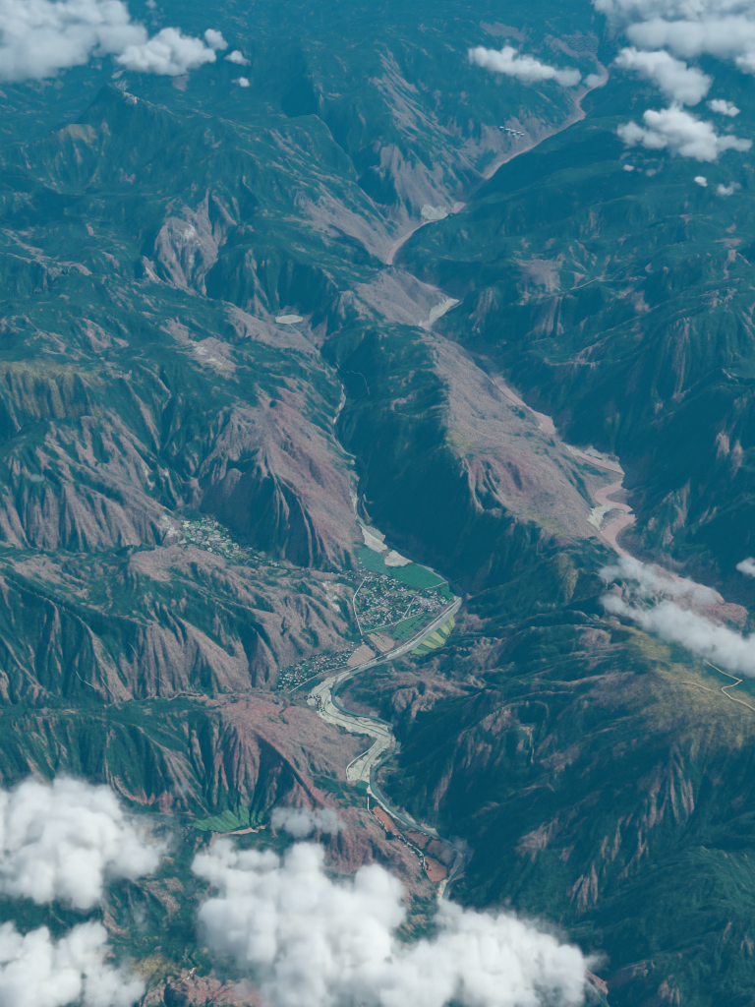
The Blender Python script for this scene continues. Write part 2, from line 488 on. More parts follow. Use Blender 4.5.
# bare mauve-brown ground
for p in [(475, 385, 60, 26, -45), (510, 450, 95, 42, -42), (570, 510, 50, 30, -40), (400, 300, 55, 22, -25), (420, 290, 40, 12, -10),
          (345, 225, 50, 16, -30), (400, 215, 30, 10, -30), (290, 470, 50, 32, -40), (320, 510, 40, 55, 30), (270, 430, 40, 40), (230, 440, 25, 25),
          (230, 500, 40, 50, 60), (60, 520, 70, 25, -5), (140, 520, 45, 28, -20), (150, 562, 90, 12, 0, .8), (240, 595, 55, 25, -50, .5), (300, 625, 50, 40, -50, .85),
          (250, 670, 50, 25, -30), (170, 650, 30, 50, -60), (300, 720, 60, 30, -35), (350, 760, 40, 25, -40), (250, 730, 50, 30, -40), (300, 790, 60, 18, -40),
          (350, 850, 60, 25, -25), (400, 870, 35, 20, -30), (190, 235, 40, 30, 50), (170, 250, 20, 20), (260, 325, 35, 16, -40), (290, 345, 40, 12), (320, 330, 18, 8),
          (210, 350, 30, 14, -35), (400, 170, 60, 12, -50), (420, 190, 50, 12, -45), (450, 130, 12, 5), (500, 140, 45, 14, 20), (590, 45, 40, 14), (500, 30, 30, 8, -10),
          (430, 680, 50, 28, 20), (490, 655, 40, 16, 40), (470, 620, 20, 14), (480, 590, 20, 8, 50), (522, 562, 8, 10), (560, 690, 45, 10, 20), (640, 690, 90, 35, -10),
          (690, 720, 70, 25, -10), (600, 640, 25, 14, -30), (620, 610, 35, 20, -40), (700, 600, 60, 20, -25), (650, 775, 34, 12, 30, .8), (690, 800, 10, 16, 0, .8), (715, 775, 9, 12, 30, .9), (735, 800, 9, 10, 30, .9),
          (620, 850, 24, 7, 45, .6), (600, 870, 9, 24, -30, .6), (580, 890, 8, 24, -30, .6), (640, 850, 6, 26, -40, .5), (540, 830, 7, 22, -40, .6), (500, 720, 30, 8, 30), (480, 760, 10, 30, -40),
          (560, 760, 30, 8, 30), (590, 800, 30, 8, 45), (440, 790, 10, 16, -40), (600, 980, 60, 14, -10), (650, 995, 30, 10), (200, 985, 40, 10), (550, 300, 14, 40, -20), (540, 270, 20, 16), (630, 280, 10, 20),
          (680, 380, 8, 40, 10), (720, 430, 8, 30, 5), (735, 450, 6, 30), (640, 300, 20, 10), (480, 310, 16, 10, 40), (590, 350, 24, 10, 40), (560, 365, 12, 12), (610, 415, 8, 14), (640, 365, 10, 30, -20),
          (730, 240, 10, 5), (180, 80, 10, 10), (700, 495, 10, 8), (660, 465, 8, 5)]:
    patch(bare, *p)
# scattered bare streaks running down the slopes
sr = random.Random(3)
for (poly, n, rot, L_, W_, st) in [([(470, 700), (560, 655), (640, 660), (700, 745), (640, 830), (560, 900), (480, 850), (420, 770)], 75, 47, (8, 26), (2.5, 6), (.55, .95)),
                                   ([(500, 250), (600, 190), (755, 230), (755, 540), (660, 540), (600, 420), (520, 350)], 60, 75, (7, 24), (2, 5), (.45, .85)),
                                   ([(0, 230), (120, 160), (250, 200), (340, 290), (260, 330), (100, 350), (0, 340)], 45, -35, (6, 18), (2, 5), (.4, .8)),
                                   ([(330, 300), (380, 320), (430, 400), (430, 500), (380, 500), (350, 420)], 22, 50, (6, 16), (2, 4), (.4, .75)),
                                   ([(0, 420), (110, 430), (170, 470), (230, 440), (210, 520), (60, 500), (0, 500)], 30, -65, (8, 22), (2.5, 5), (.5, .9)),
                                   ([(400, 60), (480, 100), (500, 140), (440, 190), (380, 160), (350, 100)], 30, -50, (6, 20), (1.5, 3.5), (.4, .8)),
                                   ([(0, 560), (120, 560), (230, 620), (260, 680), (100, 700), (0, 700)], 26, -60, (8, 24), (2, 5), (.35, .75))]:
    pp = np.array(poly, float); k = 0
    while k < n:
        x_, y_ = sr.uniform(pp[:, 0].min(), pp[:, 0].max()), sr.uniform(pp[:, 1].min(), pp[:, 1].max())
        if inside(pp, np.array([x_]), np.array([y_]))[0]:
            patch(bare, x_, y_, sr.uniform(*L_), sr.uniform(*W_), rot + sr.gauss(0, 10), sr.uniform(*st)); k += 1
# redder, iron-rich ground
for p in [(285, 405, 16, 22), (310, 465, 45, 18, -40), (300, 490, 22, 12, -50), (320, 530, 14, 24), (250, 705, 40, 12, -10), (235, 745, 18, 40, -30), (270, 755, 40, 14, -50), (310, 790, 60, 14, -40), (350, 845, 60, 20, -20),
          (480, 470, 16, 12), (515, 480, 40, 18, -45), (650, 780, 20, 7, 30, .6), (600, 980, 30, 10), (710, 600, 50, 10, -25), (425, 850, 40, 16, -30), (240, 990, 50, 12), (160, 800, 30, 10, -20), (560, 540, 10, 8)]:
    patch(red, *p); patch(bare, *p)
# pale scree, landslips and cut banks
for p in [(188, 232, 6, 22, -20, 1), (195, 250, 5, 20, -25, .9), (175, 250, 5, 16, -25, .8), (150, 274, 10, 4, -15, 1), (118, 75, 8, 12, 0, .9), (128, 94, 11, 4, -35, 1), (122, 86, 8, 8, -20, 1), (512, 132, 18, 5, -15, .8), (205, 352, 26, 4.5, -33, 1), (155, 487, 5, 24, 20, .7), (172, 530, 24, 8, -35, 1), (335, 600, 5, 16, 20, .8),
          (330, 592, 3, 14, 20, .9), (352, 470, 6, 12, 0, .7), (355, 500, 8, 20, 0, .6), (385, 537, 12, 16, 20, .6), (372, 535, 12, 10, 0, .7), (290, 320, 14, 4, 8, 1), (640, 500, 10, 3, 10, .6), (452, 475, 3, 10, 30, .4),
          (540, 130, 30, 4, 20, .5), (150, 465, 4, 14, 0, .5), (165, 480, 4, 16, -30, .6)]:
    patch(pale, *p)
# yellow-olive pasture on rounded tops
for p in [(30, 372, 60, 14, -4), (40, 372, 60, 10, -4), (85, 374, 25, 4, 8), (30, 400, 40, 7, -20), (80, 410, 30, 5, -15), (75, 130, 25, 8, 10), (640, 640, 40, 16, -25), (700, 690, 75, 30, -22), (740, 730, 60, 20, 5), (660, 700, 50, 18, -10), (150, 970, 40, 14, -5), (540, 520, 30, 8, -30),
          (580, 590, 40, 14, -40), (460, 440, 14, 16), (700, 740, 60, 10, 8)]:
    patch(grass, *p)

north_dry = (col_g * -math.sin(SUN_AZ) + row_g * -math.cos(SUN_AZ))   # slopes turned to the dry, sunny side
dry_n = fbm(X / 900, Y / 900, 4, 90)
mid_n = fbm(X / 260, Y / 260, 4, 92)
fine_n = fbm(X / 80, Y / 80, 3, 95)
gul = gul / 2.4
bare = smooth(.02, 1.0, bare * 1.05 + .42 * np.clip(north_dry, -.7, .9) + .48 * gul + .26 * dry_n + .42 * mid_n + .36 * fine_n + .05)
bare = bare * flatfade + (1 - flatfade) * np.clip(.45 + .8 * mid_n + .5 * fine_n, 0, 1)
red = np.clip(red + (.5 * mid_n + .4 * fine_n) * smooth(.02, .4, red), 0, 1)
grass = np.clip(grass + (.5 * mid_n + .4 * fine_n) * smooth(.02, .4, grass), 0, 1)
pale = np.clip(pale * (.75 + .9 * fine_n + .4 * gul), 0, 1) * flatfade
shore_a = (1 - smooth(4, 34 + 45 * smooth(-8900, -8500, -Y), DA - WA * .5)) * smooth(-.35, .25, perlin(X / 140, Y / 140, 85) + .5 * fine_n)
shore_b = (1 - smooth(10, 80, DB - WB * .5)) * smooth(-.4, .2, perlin(X / 380, Y / 380, 86) + .5 * mid_n)
pale = np.maximum(pale, np.maximum(.8 * shore_a, .62 * shore_b))
bare = np.maximum(bare, .9 * (1 - smooth(20, 220, DB - WB * .5 + 140 * mid_n)))
red *= .8

def attr_mesh(name, X, Y, Z, attrs):
    nr, nc = X.shape
    me = bpy.data.meshes.new(name)
    co = np.empty((nr * nc, 3), np.float32); co[:, 0] = X.ravel(); co[:, 1] = Y.ravel(); co[:, 2] = Z.ravel()
    idx = np.arange(nr * nc).reshape(nr, nc)
    q = np.stack([idx[:-1, :-1], idx[:-1, 1:], idx[1:, 1:], idx[1:, :-1]], -1).reshape(-1, 4)
    me.vertices.add(nr * nc); me.vertices.foreach_set('co', co.ravel())
    me.loops.add(q.size); me.loops.foreach_set('vertex_index', q.ravel().astype(np.int32))
    me.polygons.add(len(q)); me.polygons.foreach_set('loop_start', np.arange(0, q.size, 4, dtype=np.int32))
    me.polygons.foreach_set('use_smooth', np.ones(len(q), bool))
    for nm, A in attrs.items():
        at_ = me.attributes.new(nm, 'FLOAT', 'POINT'); at_.data.foreach_set('value', A.ravel().astype(np.float32))
    me.update(); me.validate()
    return me

# ------------------------------------------------------------------ material helpers
def new_mat(name):
    m = bpy.data.materials.new(name); m.use_nodes = True
    return m, m.node_tree, m.node_tree.nodes['Principled BSDF']
def rgb(nt, c):
    n = nt.nodes.new('ShaderNodeRGB'); n.outputs[0].default_value = (*c, 1); return n.outputs[0]
def mix(nt, f, a, b):
    n = nt.nodes.new('ShaderNodeMix'); n.data_type = 'RGBA'
    for s, v in ((0, f), (6, a), (7, b)):
        if isinstance(v, (int, float)): n.inputs[s].default_value = v
        elif isinstance(v, tuple): n.inputs[s].default_value = (*v, 1)
        else: nt.links.new(v, n.inputs[s])
    return n.outputs[2]
def noise(nt, scale, detail=5, rough=.55, vec=None):
    n = nt.nodes.new('ShaderNodeTexNoise'); n.inputs['Scale'].default_value = scale
    n.inputs['Detail'].default_value = detail; n.inputs['Roughness'].default_value = rough
    if vec is None:
        g = nt.nodes.get('geo') or nt.nodes.new('ShaderNodeNewGeometry'); g.name = 'geo'; vec = g.outputs['Position']
    nt.links.new(vec, n.inputs['Vector'])
    return n.outputs[0]
def remap(nt, v, a, b, c=0, d=1):
    n = nt.nodes.new('ShaderNodeMapRange'); n.inputs[1].default_value = a; n.inputs[2].default_value = b
    n.inputs[3].default_value = c; n.inputs[4].default_value = d; nt.links.new(v, n.inputs[0]); return n.outputs[0]
def attr(nt, name):
    n = nt.nodes.new('ShaderNodeAttribute'); n.attribute_name = name; return n.outputs['Fac']

m_land, t, bs = new_mat('mountain_land')
n1 = noise(t, 1 / 400, 6); n2 = noise(t, 1 / 60, 5, .65); n3 = noise(t, 1 / 26, 4, .75)
veg = mix(t, remap(t, n1, .35, .68), (.005, .034, .028), (.018, .068, .042))
veg = mix(t, remap(t, n2, .52, .72, 0, .8), veg, (.008, .026, .022))
scrub = t.nodes.new('ShaderNodeMath'); scrub.operation = 'ADD'
t.links.new(attr(t, 'spur'), scrub.inputs[0]); t.links.new(remap(t, n3, .25, .75, -.5, .5), scrub.inputs[1])
veg = mix(t, remap(t, scrub.outputs[0], .5, 1.05, 0, .8), veg, mix(t, n1, (.034, .088, .066), (.05, .085, .062)))
soil = mix(t, remap(t, n1, .35, .65), (.19, .138, .12), (.28, .195, .16))
soil = mix(t, remap(t, n2, .55, .75, 0, .75), soil, (.06, .075, .055))
soil = mix(t, attr(t, 'red'), soil, mix(t, remap(t, n2, .35, .65), (.27, .118, .105), (.19, .092, .086)))
bmask = t.nodes.new('ShaderNodeMath'); bmask.operation = 'ADD'
t.links.new(attr(t, 'bare'), bmask.inputs[0]); t.links.new(remap(t, n2, .3, .7, -.3, .3), bmask.inputs[1])
col = mix(t, remap(t, bmask.outputs[0], .18, .82), veg, soil)
gr = mix(t, remap(t, n2, .4, .65), (.25, .19, .085), (.13, .12, .055))
col = mix(t, remap(t, attr(t, 'grass'), .25, .8, 0, .85), col, gr)
pmask = t.nodes.new('ShaderNodeMath'); pmask.operation = 'ADD'
t.links.new(attr(t, 'pale'), pmask.inputs[0]); t.links.new(remap(t, n2, .3, .7, -.25, .25), pmask.inputs[1])
col = mix(t, remap(t, pmask.outputs[0], .35, .7), col, (.46, .41, .34))
col = mix(t, remap(t, n3, .5, .75, 0, .4), col, (.02, .04, .032))
gr_ = t.nodes.new('ShaderNodeVectorMath'); gr_.operation = 'SCALE'
t.links.new(col, gr_.inputs[0]); t.links.new(remap(t, noise(t, 1 / 17, 4, .8), .3, .7, .35, 1.6), gr_.inputs['Scale'])
t.links.new(gr_.outputs[0], bs.inputs['Base Color'])
bs.inputs['Roughness'].default_value = .95
bs.inputs['Specular IOR Level'].default_value = .1
bm = t.nodes.new('ShaderNodeBump'); bm.inputs['Strength'].default_value = 1.0; bm.inputs['Distance'].default_value = 13
t.links.new(noise(t, 1 / 45, 6, .62), bm.inputs['Height']); t.links.new(bm.outputs[0], bs.inputs['Normal'])

terrain = link('terrain', attr_mesh('terrain', X, Y, Z, dict(bare=bare, red=red, pale=pale, grass=grass, spur=np.clip(.5 + .5 * gul + .6 * mid_n, 0, 1))), m_land)
group_props(terrain, 'rugged brown and green mountain land with deep valleys', 'mountains', kind='structure')

# ------------------------------------------------------------------ rivers
def ribbon(name, P, W, mat, lift=0.0, z=None, parent=None):
    P = np.asarray(P, float)
    T = np.gradient(P[:, :2], axis=0); T /= np.linalg.norm(T, axis=1)[:, None] + 1e-9
    N = np.stack([-T[:, 1], T[:, 0]], 1)
    W = np.broadcast_to(W, (len(P),))
    rows = []
    for s in (-.5, -.17, .17, .5):
        q = P[:, :2] + N * (W * s)[:, None]
        zz = P[:, 2] + lift if z is None else zat(q[:, 0], q[:, 1]) + lift
        rows.append(np.column_stack([q, zz]))
    V = np.stack(rows, 1).reshape(-1, 3)
    F = []
    for i in range(len(P) - 1):
        for j in range(3):
            a = i * 4 + j; F.append((a, a + 1, a + 5, a + 4))
    me = bpy.data.meshes.new(name); me.from_pydata(V.tolist(), [], F); me.update()
    return link(name, me, mat, parent)

def water(name, c1, c2, silt=None):
    m, t, b = new_mat(name)
    col = mix(t, remap(t, noise(t, 1 / 90, 4), .35, .65), c1, c2)
    if silt:      # the channelled reach past the village carries grey silt
        sx = t.nodes.new('ShaderNodeSeparateXYZ'); t.links.new(t.nodes['geo'].outputs['Position'], sx.inputs[0])
        col = mix(t, remap(t, sx.outputs[1], silt[0], silt[1], 0, .85), col, (.24, .25, .20))
    t.links.new(col, b.inputs['Base Color'])
    b.inputs['Roughness'].default_value = .55
    bu = t.nodes.new('ShaderNodeBump'); bu.inputs['Distance'].default_value = .6; t.links.new(noise(t, 1 / 12, 3), bu.inputs['Height']); t.links.new(bu.outputs[0], b.inputs['Normal'])
    return m
m_wa = water('green_river_water', (.03, .10, .085), (.10, .16, .14), (at(345, 680, -17)[1] - 60, at(365, 668, -14)[1] + 60))
m_wb = water('silty_river_water', (.38, .22, .19), (.46, .30, .26))
ra = ribbon('river', river_a, width_a(river_a[:, 0], river_a[:, 1]), m_wa, 0)
group_props(ra, 'grey green river winding past the valley village', 'river', kind='structure')
rb = ribbon('river', river_b, width_b(river_b[:, 0], river_b[:, 1]), m_wb, 0)
group_props(rb, 'broad silty pink brown river in the deep eastern gorge', 'river', kind='structure')

# ------------------------------------------------------------------ draped sheets: fields, gravel, roads
def plain(name, c1, c2, scale=1 / 25, rough=.9, spots=None, cover=.5, rows_=None):
    m, t, b = new_mat(name)
    col = mix(t, remap(t, noise(t, scale, 5, .7), .38, .62), c1, c2)
    col = mix(t, remap(t, noise(t, scale * .23, 4, .6), .4, .7, 0, .45), col, tuple(.55 * k for k in c2))
    if rows_:
        wv = t.nodes.new('ShaderNodeTexWave'); wv.bands_direction = 'DIAGONAL'; wv.inputs['Scale'].default_value = .013; wv.inputs['Distortion'].default_value = 2.5; wv.inputs['Detail'].default_value = 3
        t.links.new(t.nodes['geo'].outputs['Position'], wv.inputs['Vector'])
        col = mix(t, remap(t, wv.outputs[1], .45, .85, 0, .55), col, rows_)
    if spots:
        col = mix(t, remap(t, noise(t, 1 / 38, 5, .68), cover - .04, cover + .14, 0, .9), col, spots)
    t.links.new(col, b.inputs['Base Color']); b.inputs['Roughness'].default_value = rough
    b.inputs['Specular IOR Level'].default_value = .15
    return m
M_sand = plain('river_gravel', (.50, .46, .36), (.34, .33, .26), 1 / 30, spots=(.16, .20, .15), cover=.55)
M_scree = plain('pale_gravel', (.52, .46, .36), (.36, .33, .27), 1 / 30, spots=(.14, .16, .12), cover=.57)
M_road = plain('dirt_road', (.52, .50, .42), (.42, .40, .34), 1 / 15)
M_track = plain('yellow_dirt_track', (.62, .46, .28), (.50, .36, .22), 1 / 15)
M_green = plain('emerald_crop', (.015, .115, .06), (.03, .16, .075), 1 / 40, spots=(.10, .20, .12), cover=.62, rows_=(.008, .07, .04))
M_teal = plain('bluish_crop', (.03, .13, .10), (.07, .17, .12), 1 / 40, spots=(.16, .20, .15), cover=.58, rows_=(.03, .09, .06))
M_yellow = plain('ripe_barley', (.42, .40, .16), (.34, .35, .15), 1 / 20)
M_ygreen = plain('ripening_barley', (.20, .30, .11), (.14, .24, .10), 1 / 20)
M_dgreen = plain('dark_green_crop', (.05, .15, .07), (.09, .20, .10), 1 / 20, rows_=(.03, .08, .04))
M_pink = plain('ploughed_pink_soil', (.44, .30, .23), (.33, .25, .185), 1 / 24, spots=(.12, .13, .08), cover=.6, rows_=(.24, .17, .13))
M_grey = plain('grey_fallow_soil', (.30, .25, .22), (.22, .19, .17), 1 / 25)
M_red = plain('red_ploughed_soil', (.38, .16, .095), (.27, .125, .085), 1 / 24, spots=(.08, .10, .05), cover=.56)
M_pond = plain('green_pond_water', (.02, .10, .06), (.03, .13, .08), 1 / 40, .3)

LIFT = [2.0]
def drape(name, pts, mat, label, cat='field', cell=7.0, world=False, rag=5.0, kind='structure', z=None):
    if cat == 'gravel bar': rag = max(rag, 15.0)
    """a sheet laid on the ground inside an outline given in photo pixels"""
    P = np.array(pts if world else [hit(*p) for p in pts])
    lo, hi = P[:, :2].min(0) - cell, P[:, :2].max(0) + cell
    nx, ny = int((hi[0] - lo[0]) / cell) + 2, int((hi[1] - lo[1]) / cell) + 2
    gx_, gy_ = np.meshgrid(lo[0] + np.arange(nx) * cell, lo[1] + np.arange(ny) * cell)
    cx, cyy = gx_[:-1, :-1] + cell / 2, gy_[:-1, :-1] + cell / 2
    m = inside(P, cx + rag * fbm(cx / 60, cyy / 60, 4, 33) * 2.6, cyy + rag * fbm(cx / 60 + 9, cyy / 60, 4, 35) * 2.6)
    if not m.any(): return None
    LIFT[0] += .12
    gz = zat(gx_, gy_) + LIFT[0] + max(0, P[:, 1].mean() - 9500) * .0008 if z is None else np.full(gx_.shape, z)
    idx = np.arange(nx * ny).reshape(ny, nx)
    q = np.stack([idx[:-1, :-1], idx[:-1, 1:], idx[1:, 1:], idx[1:, :-1]], -1)[m]
    used, inv = np.unique(q, return_inverse=True)
    V = np.column_stack([gx_.ravel(), gy_.ravel(), gz.ravel()])[used]
    me = bpy.data.meshes.new(name); me.from_pydata(V.tolist(), [], inv.reshape(q.shape).tolist()); me.update()
    o = link(name, me, mat)
    return group_props(o, label, cat, kind=kind)

def road(pts, w, mat, label, name='road', step=12):
    P = catmull([hit(*p) for p in pts], step)
    n = fbm(P[:, 0] / 60, P[:, 1] / 60, 2, 50)
    LIFT[0] += .12
    o = ribbon(name, P, w * (1 + .25 * n), mat, LIFT[0] + 1.2 + max(0, P[:, 1].mean() - 9500) * .0008, z='ground')
    return group_props(o, label, 'road', kind='structure')

# gravel bars and cut banks of the green river
drape('gravel_bar', [(317, 688), (336, 679), (330, 690), (328, 704), (340, 714), (356, 720), (384, 725), (393, 733), (390, 741), (365, 734), (340, 726), (317, 717), (322, 703)], M_sand, 'pale gravel bar inside the tight river bend', 'gravel bar')
drape('gravel_bar', [(380, 737), (391, 735), (390, 746), (378, 756), (370, 766), (367, 783), (358, 779), (347, 781), (348, 769), (362, 758), (374, 746)], M_sand, 'pale gravel bar beside the lower river loop', 'gravel bar')
drape('gravel_bar', [(377, 786), (388, 797), (396, 808), (384, 806), (372, 796)], M_sand, 'narrow gravel strip below the green pond', 'gravel bar')
drape('gravel_bar', [(405, 811), (411, 815), (408, 819), (403, 814)], M_sand, 'tiny gravel spot on the far bank by the red fields', 'gravel bar')
drape('gravel_bar', [(424, 828), (436, 834), (444, 840), (434, 838)], M_sand, 'thin gravel strip at the red fields edge', 'gravel bar')
drape('gravel_bar', [(459, 856), (463, 860), (456, 872), (450, 877), (452, 868)], M_sand, 'pale gravel point at the end of the red fields', 'gravel bar')
drape('gravel_bar', [(307, 696), (317, 686), (330, 678), (336, 679), (322, 690), (316, 706), (308, 704)], M_scree, 'gravel flat left of the tight river bend', 'gravel bar')
drape('gravel_bar', [(384, 562), (390, 553), (397, 548), (408, 553), (417, 560), (401, 566), (390, 567)], M_scree, 'pale scree fan above the emerald field', 'gravel bar')
drape('gravel_bar', [(360, 525), (372, 526), (384, 535), (386, 549), (376, 555), (366, 545)], M_scree, 'pale stony bank at the gorge mouth', 'gravel bar')
drape('gravel_bar', [(417, 560), (424, 566), (434, 571), (452, 581), (457, 588), (446, 582), (428, 572), (416, 565)], M_grey, 'grey gravel strip between emerald field and dark slope', 'gravel bar')
drape('pond', [(356, 784), (362, 781), (370, 784), (366, 789), (358, 788)], M_pond, 'small dark green pond beside the river loop', 'pond')
for pts, w, lb in [([(334, 690), (326, 700), (326, 712), (342, 720), (366, 728), (388, 737)], 6, 'thin side channel across the bend gravel bar'),
                   ([(352, 716), (362, 724), (378, 727), (392, 735)], 5, 'short braid of water on the bend gravel bar'),
                   ([(388, 742), (376, 752), (366, 764), (360, 778)], 5, 'thin side channel on the lower gravel bar'),
                   ([(330, 684), (318, 694), (315, 706)], 6, 'thin trickle on the left gravel flat')]:
    o = road(pts, w, m_wa, lb, 'stream'); o['category'] = 'stream'
# fields
drape('field', [(386, 567), (402, 567), (416, 564), (424, 568), (432, 573), (449, 583), (437, 589), (425, 590), (404, 584), (394, 578)], M_green, 'large emerald field under the dark mountain slope')
drape('field', [(440, 590), (450, 584), (457, 592), (452, 600), (444, 598)], M_green, 'small emerald field corner by the river bend')
drape('field', [(358, 550), (368, 547), (384, 556), (384, 566), (392, 577), (378, 573), (358, 568)], M_teal, 'blue green field below the stony bank')
drape('field', [(367, 635), (377, 632), (395, 642), (393, 648), (382, 653), (375, 645)], M_pink, 'bare pink field right of the village road')
drape('field', [(355, 650), (365, 644), (376, 656), (365, 663), (352, 668), (346, 663)], M_pink, 'bare pink field nearest the river embankment')
drape('field', [(416, 597), (437, 601), (441, 607), (432, 611), (421, 606)], M_grey, 'grey brown fallow plot among the houses')
drape('field', [(399, 622), (418, 616), (430, 614), (420, 625), (404, 640), (392, 638)], M_dgreen, 'dull green field between houses and river')
drape('field', [(362, 630), (380, 626), (392, 624), (386, 631), (366, 634)], M_dgreen, 'thin green strip south of the houses')
bands = [(.00, .13, M_yellow), (.13, .22, M_ygreen), (.22, .36, M_yellow), (.36, .45, M_dgreen), (.45, .58, M_yellow), (.58, .66, M_ygreen), (.66, .76, M_yellow), (.76, .86, M_dgreen), (.86, 1.0, M_ygreen)]
L0, L1 = np.array(hit(452, 611)), np.array(hit(410, 654)); R0, R1 = np.array(hit(455, 625)), np.array(hit(436, 653))
names = ['yellow barley strip nearest the top of the field block', 'green strip under the topmost yellow one', 'second yellow barley strip from the top', 'dark green strip under the second yellow one', 'third yellow barley strip, middle of the block',
         'green strip under the middle yellow one', 'lowest yellow barley strip of the block', 'dark green strip second from the bottom', 'lowest green strip of the field block']
for (a, b, m), nm in zip(bands, names):
    q = [L0 + (L1 - L0) * a, R0 + (R1 - R0) * a, R0 + (R1 - R0) * (b - .01), L0 + (L1 - L0) * (b - .01)]
    drape('field', q, m, nm + ' across the river', world=True, cell=5, rag=2)
drape('field', [(370, 810), (379, 807), (390, 818), (397, 827), (404, 838), (392, 834), (382, 827), (374, 818)], M_red, 'red ploughed terrace, upper part below the road')
drape('field', [(398, 828), (420, 833), (430, 838), (424, 852), (416, 846), (406, 839)], M_red, 'red ploughed terrace, middle part by the river')
drape('field', [(432, 839), (443, 843), (456, 857), (446, 866), (436, 858), (426, 852)], M_red, 'red ploughed terrace, widest part at the last bend')
drape('field', [(424, 856), (436, 860), (447, 868), (446, 878), (432, 883), (425, 872)], M_red, 'red ploughed terrace, lowest part near the cloud')
drape('field', [(186, 826), (210, 818), (245, 806), (278, 808), (270, 816), (240, 826), (222, 833)], M_dgreen, 'long green flat below the red gullied ridge')
drape('field', [(225, 834), (250, 828), (270, 821), (268, 826), (244, 834)], M_pink, 'thin pinkish strip under the long green flat')
drape('field', [(275, 318), (292, 315), (303, 318), (302, 322), (288, 325), (276, 323)], M_scree, 'yellowish quarry pan in the high basin')
# gravel banks of the brown river
for pts, lb in [([(420, 330), (436, 318), (452, 310), (464, 303), (460, 297), (448, 300), (430, 312)], 'pale gravel bank at the hairpin of the brown river'),
                ([(478, 357), (492, 360), (500, 370), (492, 376), (484, 366)], 'pale gravel bank where the brown river turns down'),
                ([(560, 442), (590, 447), (612, 458), (596, 458), (572, 450)], 'grey gravel fields beside the brown river'),
                ([(600, 456), (628, 468), (636, 476), (622, 470), (604, 463)], 'long pale gravel strip beside the brown river'),
                ([(592, 510), (606, 504), (618, 506), (604, 514), (594, 526), (588, 522)], 'pale gravel inside the last brown river bend'),
                ([(425, 205), (446, 208), (452, 218), (438, 220), (420, 216)], 'far gravel bar on the upper brown river')]:
    drape('gravel_bar', pts, M_scree, lb, 'gravel bar', cell=14, rag=10)

# roads
road([(461, 598), (445, 612), (424, 630), (402, 647), (377, 659), (340, 675), (326, 685), (317, 694)], 8, M_road, 'white embankment road along the left river bank')
road([(460, 603), (437, 623), (418, 640), (405, 651)], 8, M_road, 'white dyke road between river and yellow strips')
road([(366, 578), (355, 596), (354, 607), (358, 623), (362, 636)], 8, M_road, 'pale village street along the hill foot')
road([(461, 579), (448, 583), (436, 587), (424, 590)], 6, M_road, 'straight pale road across the emerald field')
road([(414, 599), (403, 618), (394, 627)], 8, M_road, 'pale lane down through the houses')
road([(424, 613), (408, 619), (392, 625), (364, 633)], 8, M_road, 'pale lane along the south side of the houses')
road([(392, 612), (388, 617), (393, 625)], 7, M_road, 'short curved lane in the village')
road([(288, 694), (305, 683), (324, 673), (345, 667), (365, 661)], 6, M_road, 'pale road through the lower hamlet')
road([(320, 716), (319, 704), (314, 694), (322, 684), (336, 677)], 7, M_road, 'thin track across the gravel flat')
road([(348, 781), (347, 770), (356, 760), (372, 748), (380, 737)], 7, M_road, 'thin track round the lower gravel bar')
road([(368, 798), (370, 813), (388, 833), (405, 842), (423, 856), (423, 871)], 8, M_road, 'thin track beside the red terraces')
road([(617, 612), (630, 617), (642, 621)], 6, M_track, 'short yellow track under the pale stretched cloud')
road([(703, 660), (712, 667), (726, 675), (742, 682)], 7, M_track, 'yellow track along the grassy crest')
road([(742, 681), (732, 687), (722, 690), (730, 698), (742, 703), (757, 712)], 6, M_track, 'yellow track bending round the grassy knoll')
road([(681, 683), (692, 684), (700, 687), (712, 692)], 5, M_track, 'short yellow track on the grassy shoulder')
road([(171, 990), (184, 981), (192, 973), (196, 968)], 6, M_track, 'orange track by the olive hillock at the bottom')
road([(128, 643), (140, 660), (150, 672), (166, 686)], 4, M_road, 'thin white path on the dark western slope', 'path')
road([(76, 672), (84, 682), (96, 690)], 4, M_road, 'short curved white path low on the dark western slope', 'path')
road([(100, 676), (108, 688), (115, 698)], 4, M_road, 'straight white path low on the dark western slope', 'path')
road([(157, 698), (175, 698), (200, 695)], 11, M_pink, 'pale bare strip on the crest above the dark slope', 'path')
road([(335, 363), (352, 372), (366, 384), (369, 396)], 7, M_road, 'white path on the green gorge side', 'path')
road([(570, 291), (600, 280), (622, 273), (640, 268)], 16, M_grey, 'straight grey scree line on the right hand mountain', 'path')

# ------------------------------------------------------------------ houses and trees
def ground_poly(pts): return np.array([hit(*p) for p in pts])
def scatter(poly, n, rng, gap, clump=None, rows=None):
    lo, hi = poly[:, :2].min(0), poly[:, :2].max(0); out = []
    for _ in range(n * 60):
        p = lo + (hi - lo) * rng.random(2)
        if rows is not None:      # snap to the lines of the lanes
            cr, sr = math.cos(rows), math.sin(rows)
            a, b = p[0] * cr + p[1] * sr, -p[0] * sr + p[1] * cr
            b = round(b / 34) * 34 + rng.normal(0, 3.5) + (7 if rng.random() < .5 else -7)
            p = np.array([a * cr - b * sr, a * sr + b * cr])
        w_ = p + 22 * np.array([float(perlin(p[0] / 70, p[1] / 70, 7)), float(perlin(p[0] / 70 + 5, p[1] / 70, 8))])
        if not inside(poly, w_[:1], w_[1:])[0]: continue
        if clump is not None and float(perlin(p[0] / 110, p[1] / 110, 12)) * clump < rng.normal(-.12, .12): continue
        if out and np.min(np.sum((np.array(out) - p) ** 2, 1)) < gap * gap: continue
        out.append(p)
        if len(out) >= n: break
    return out

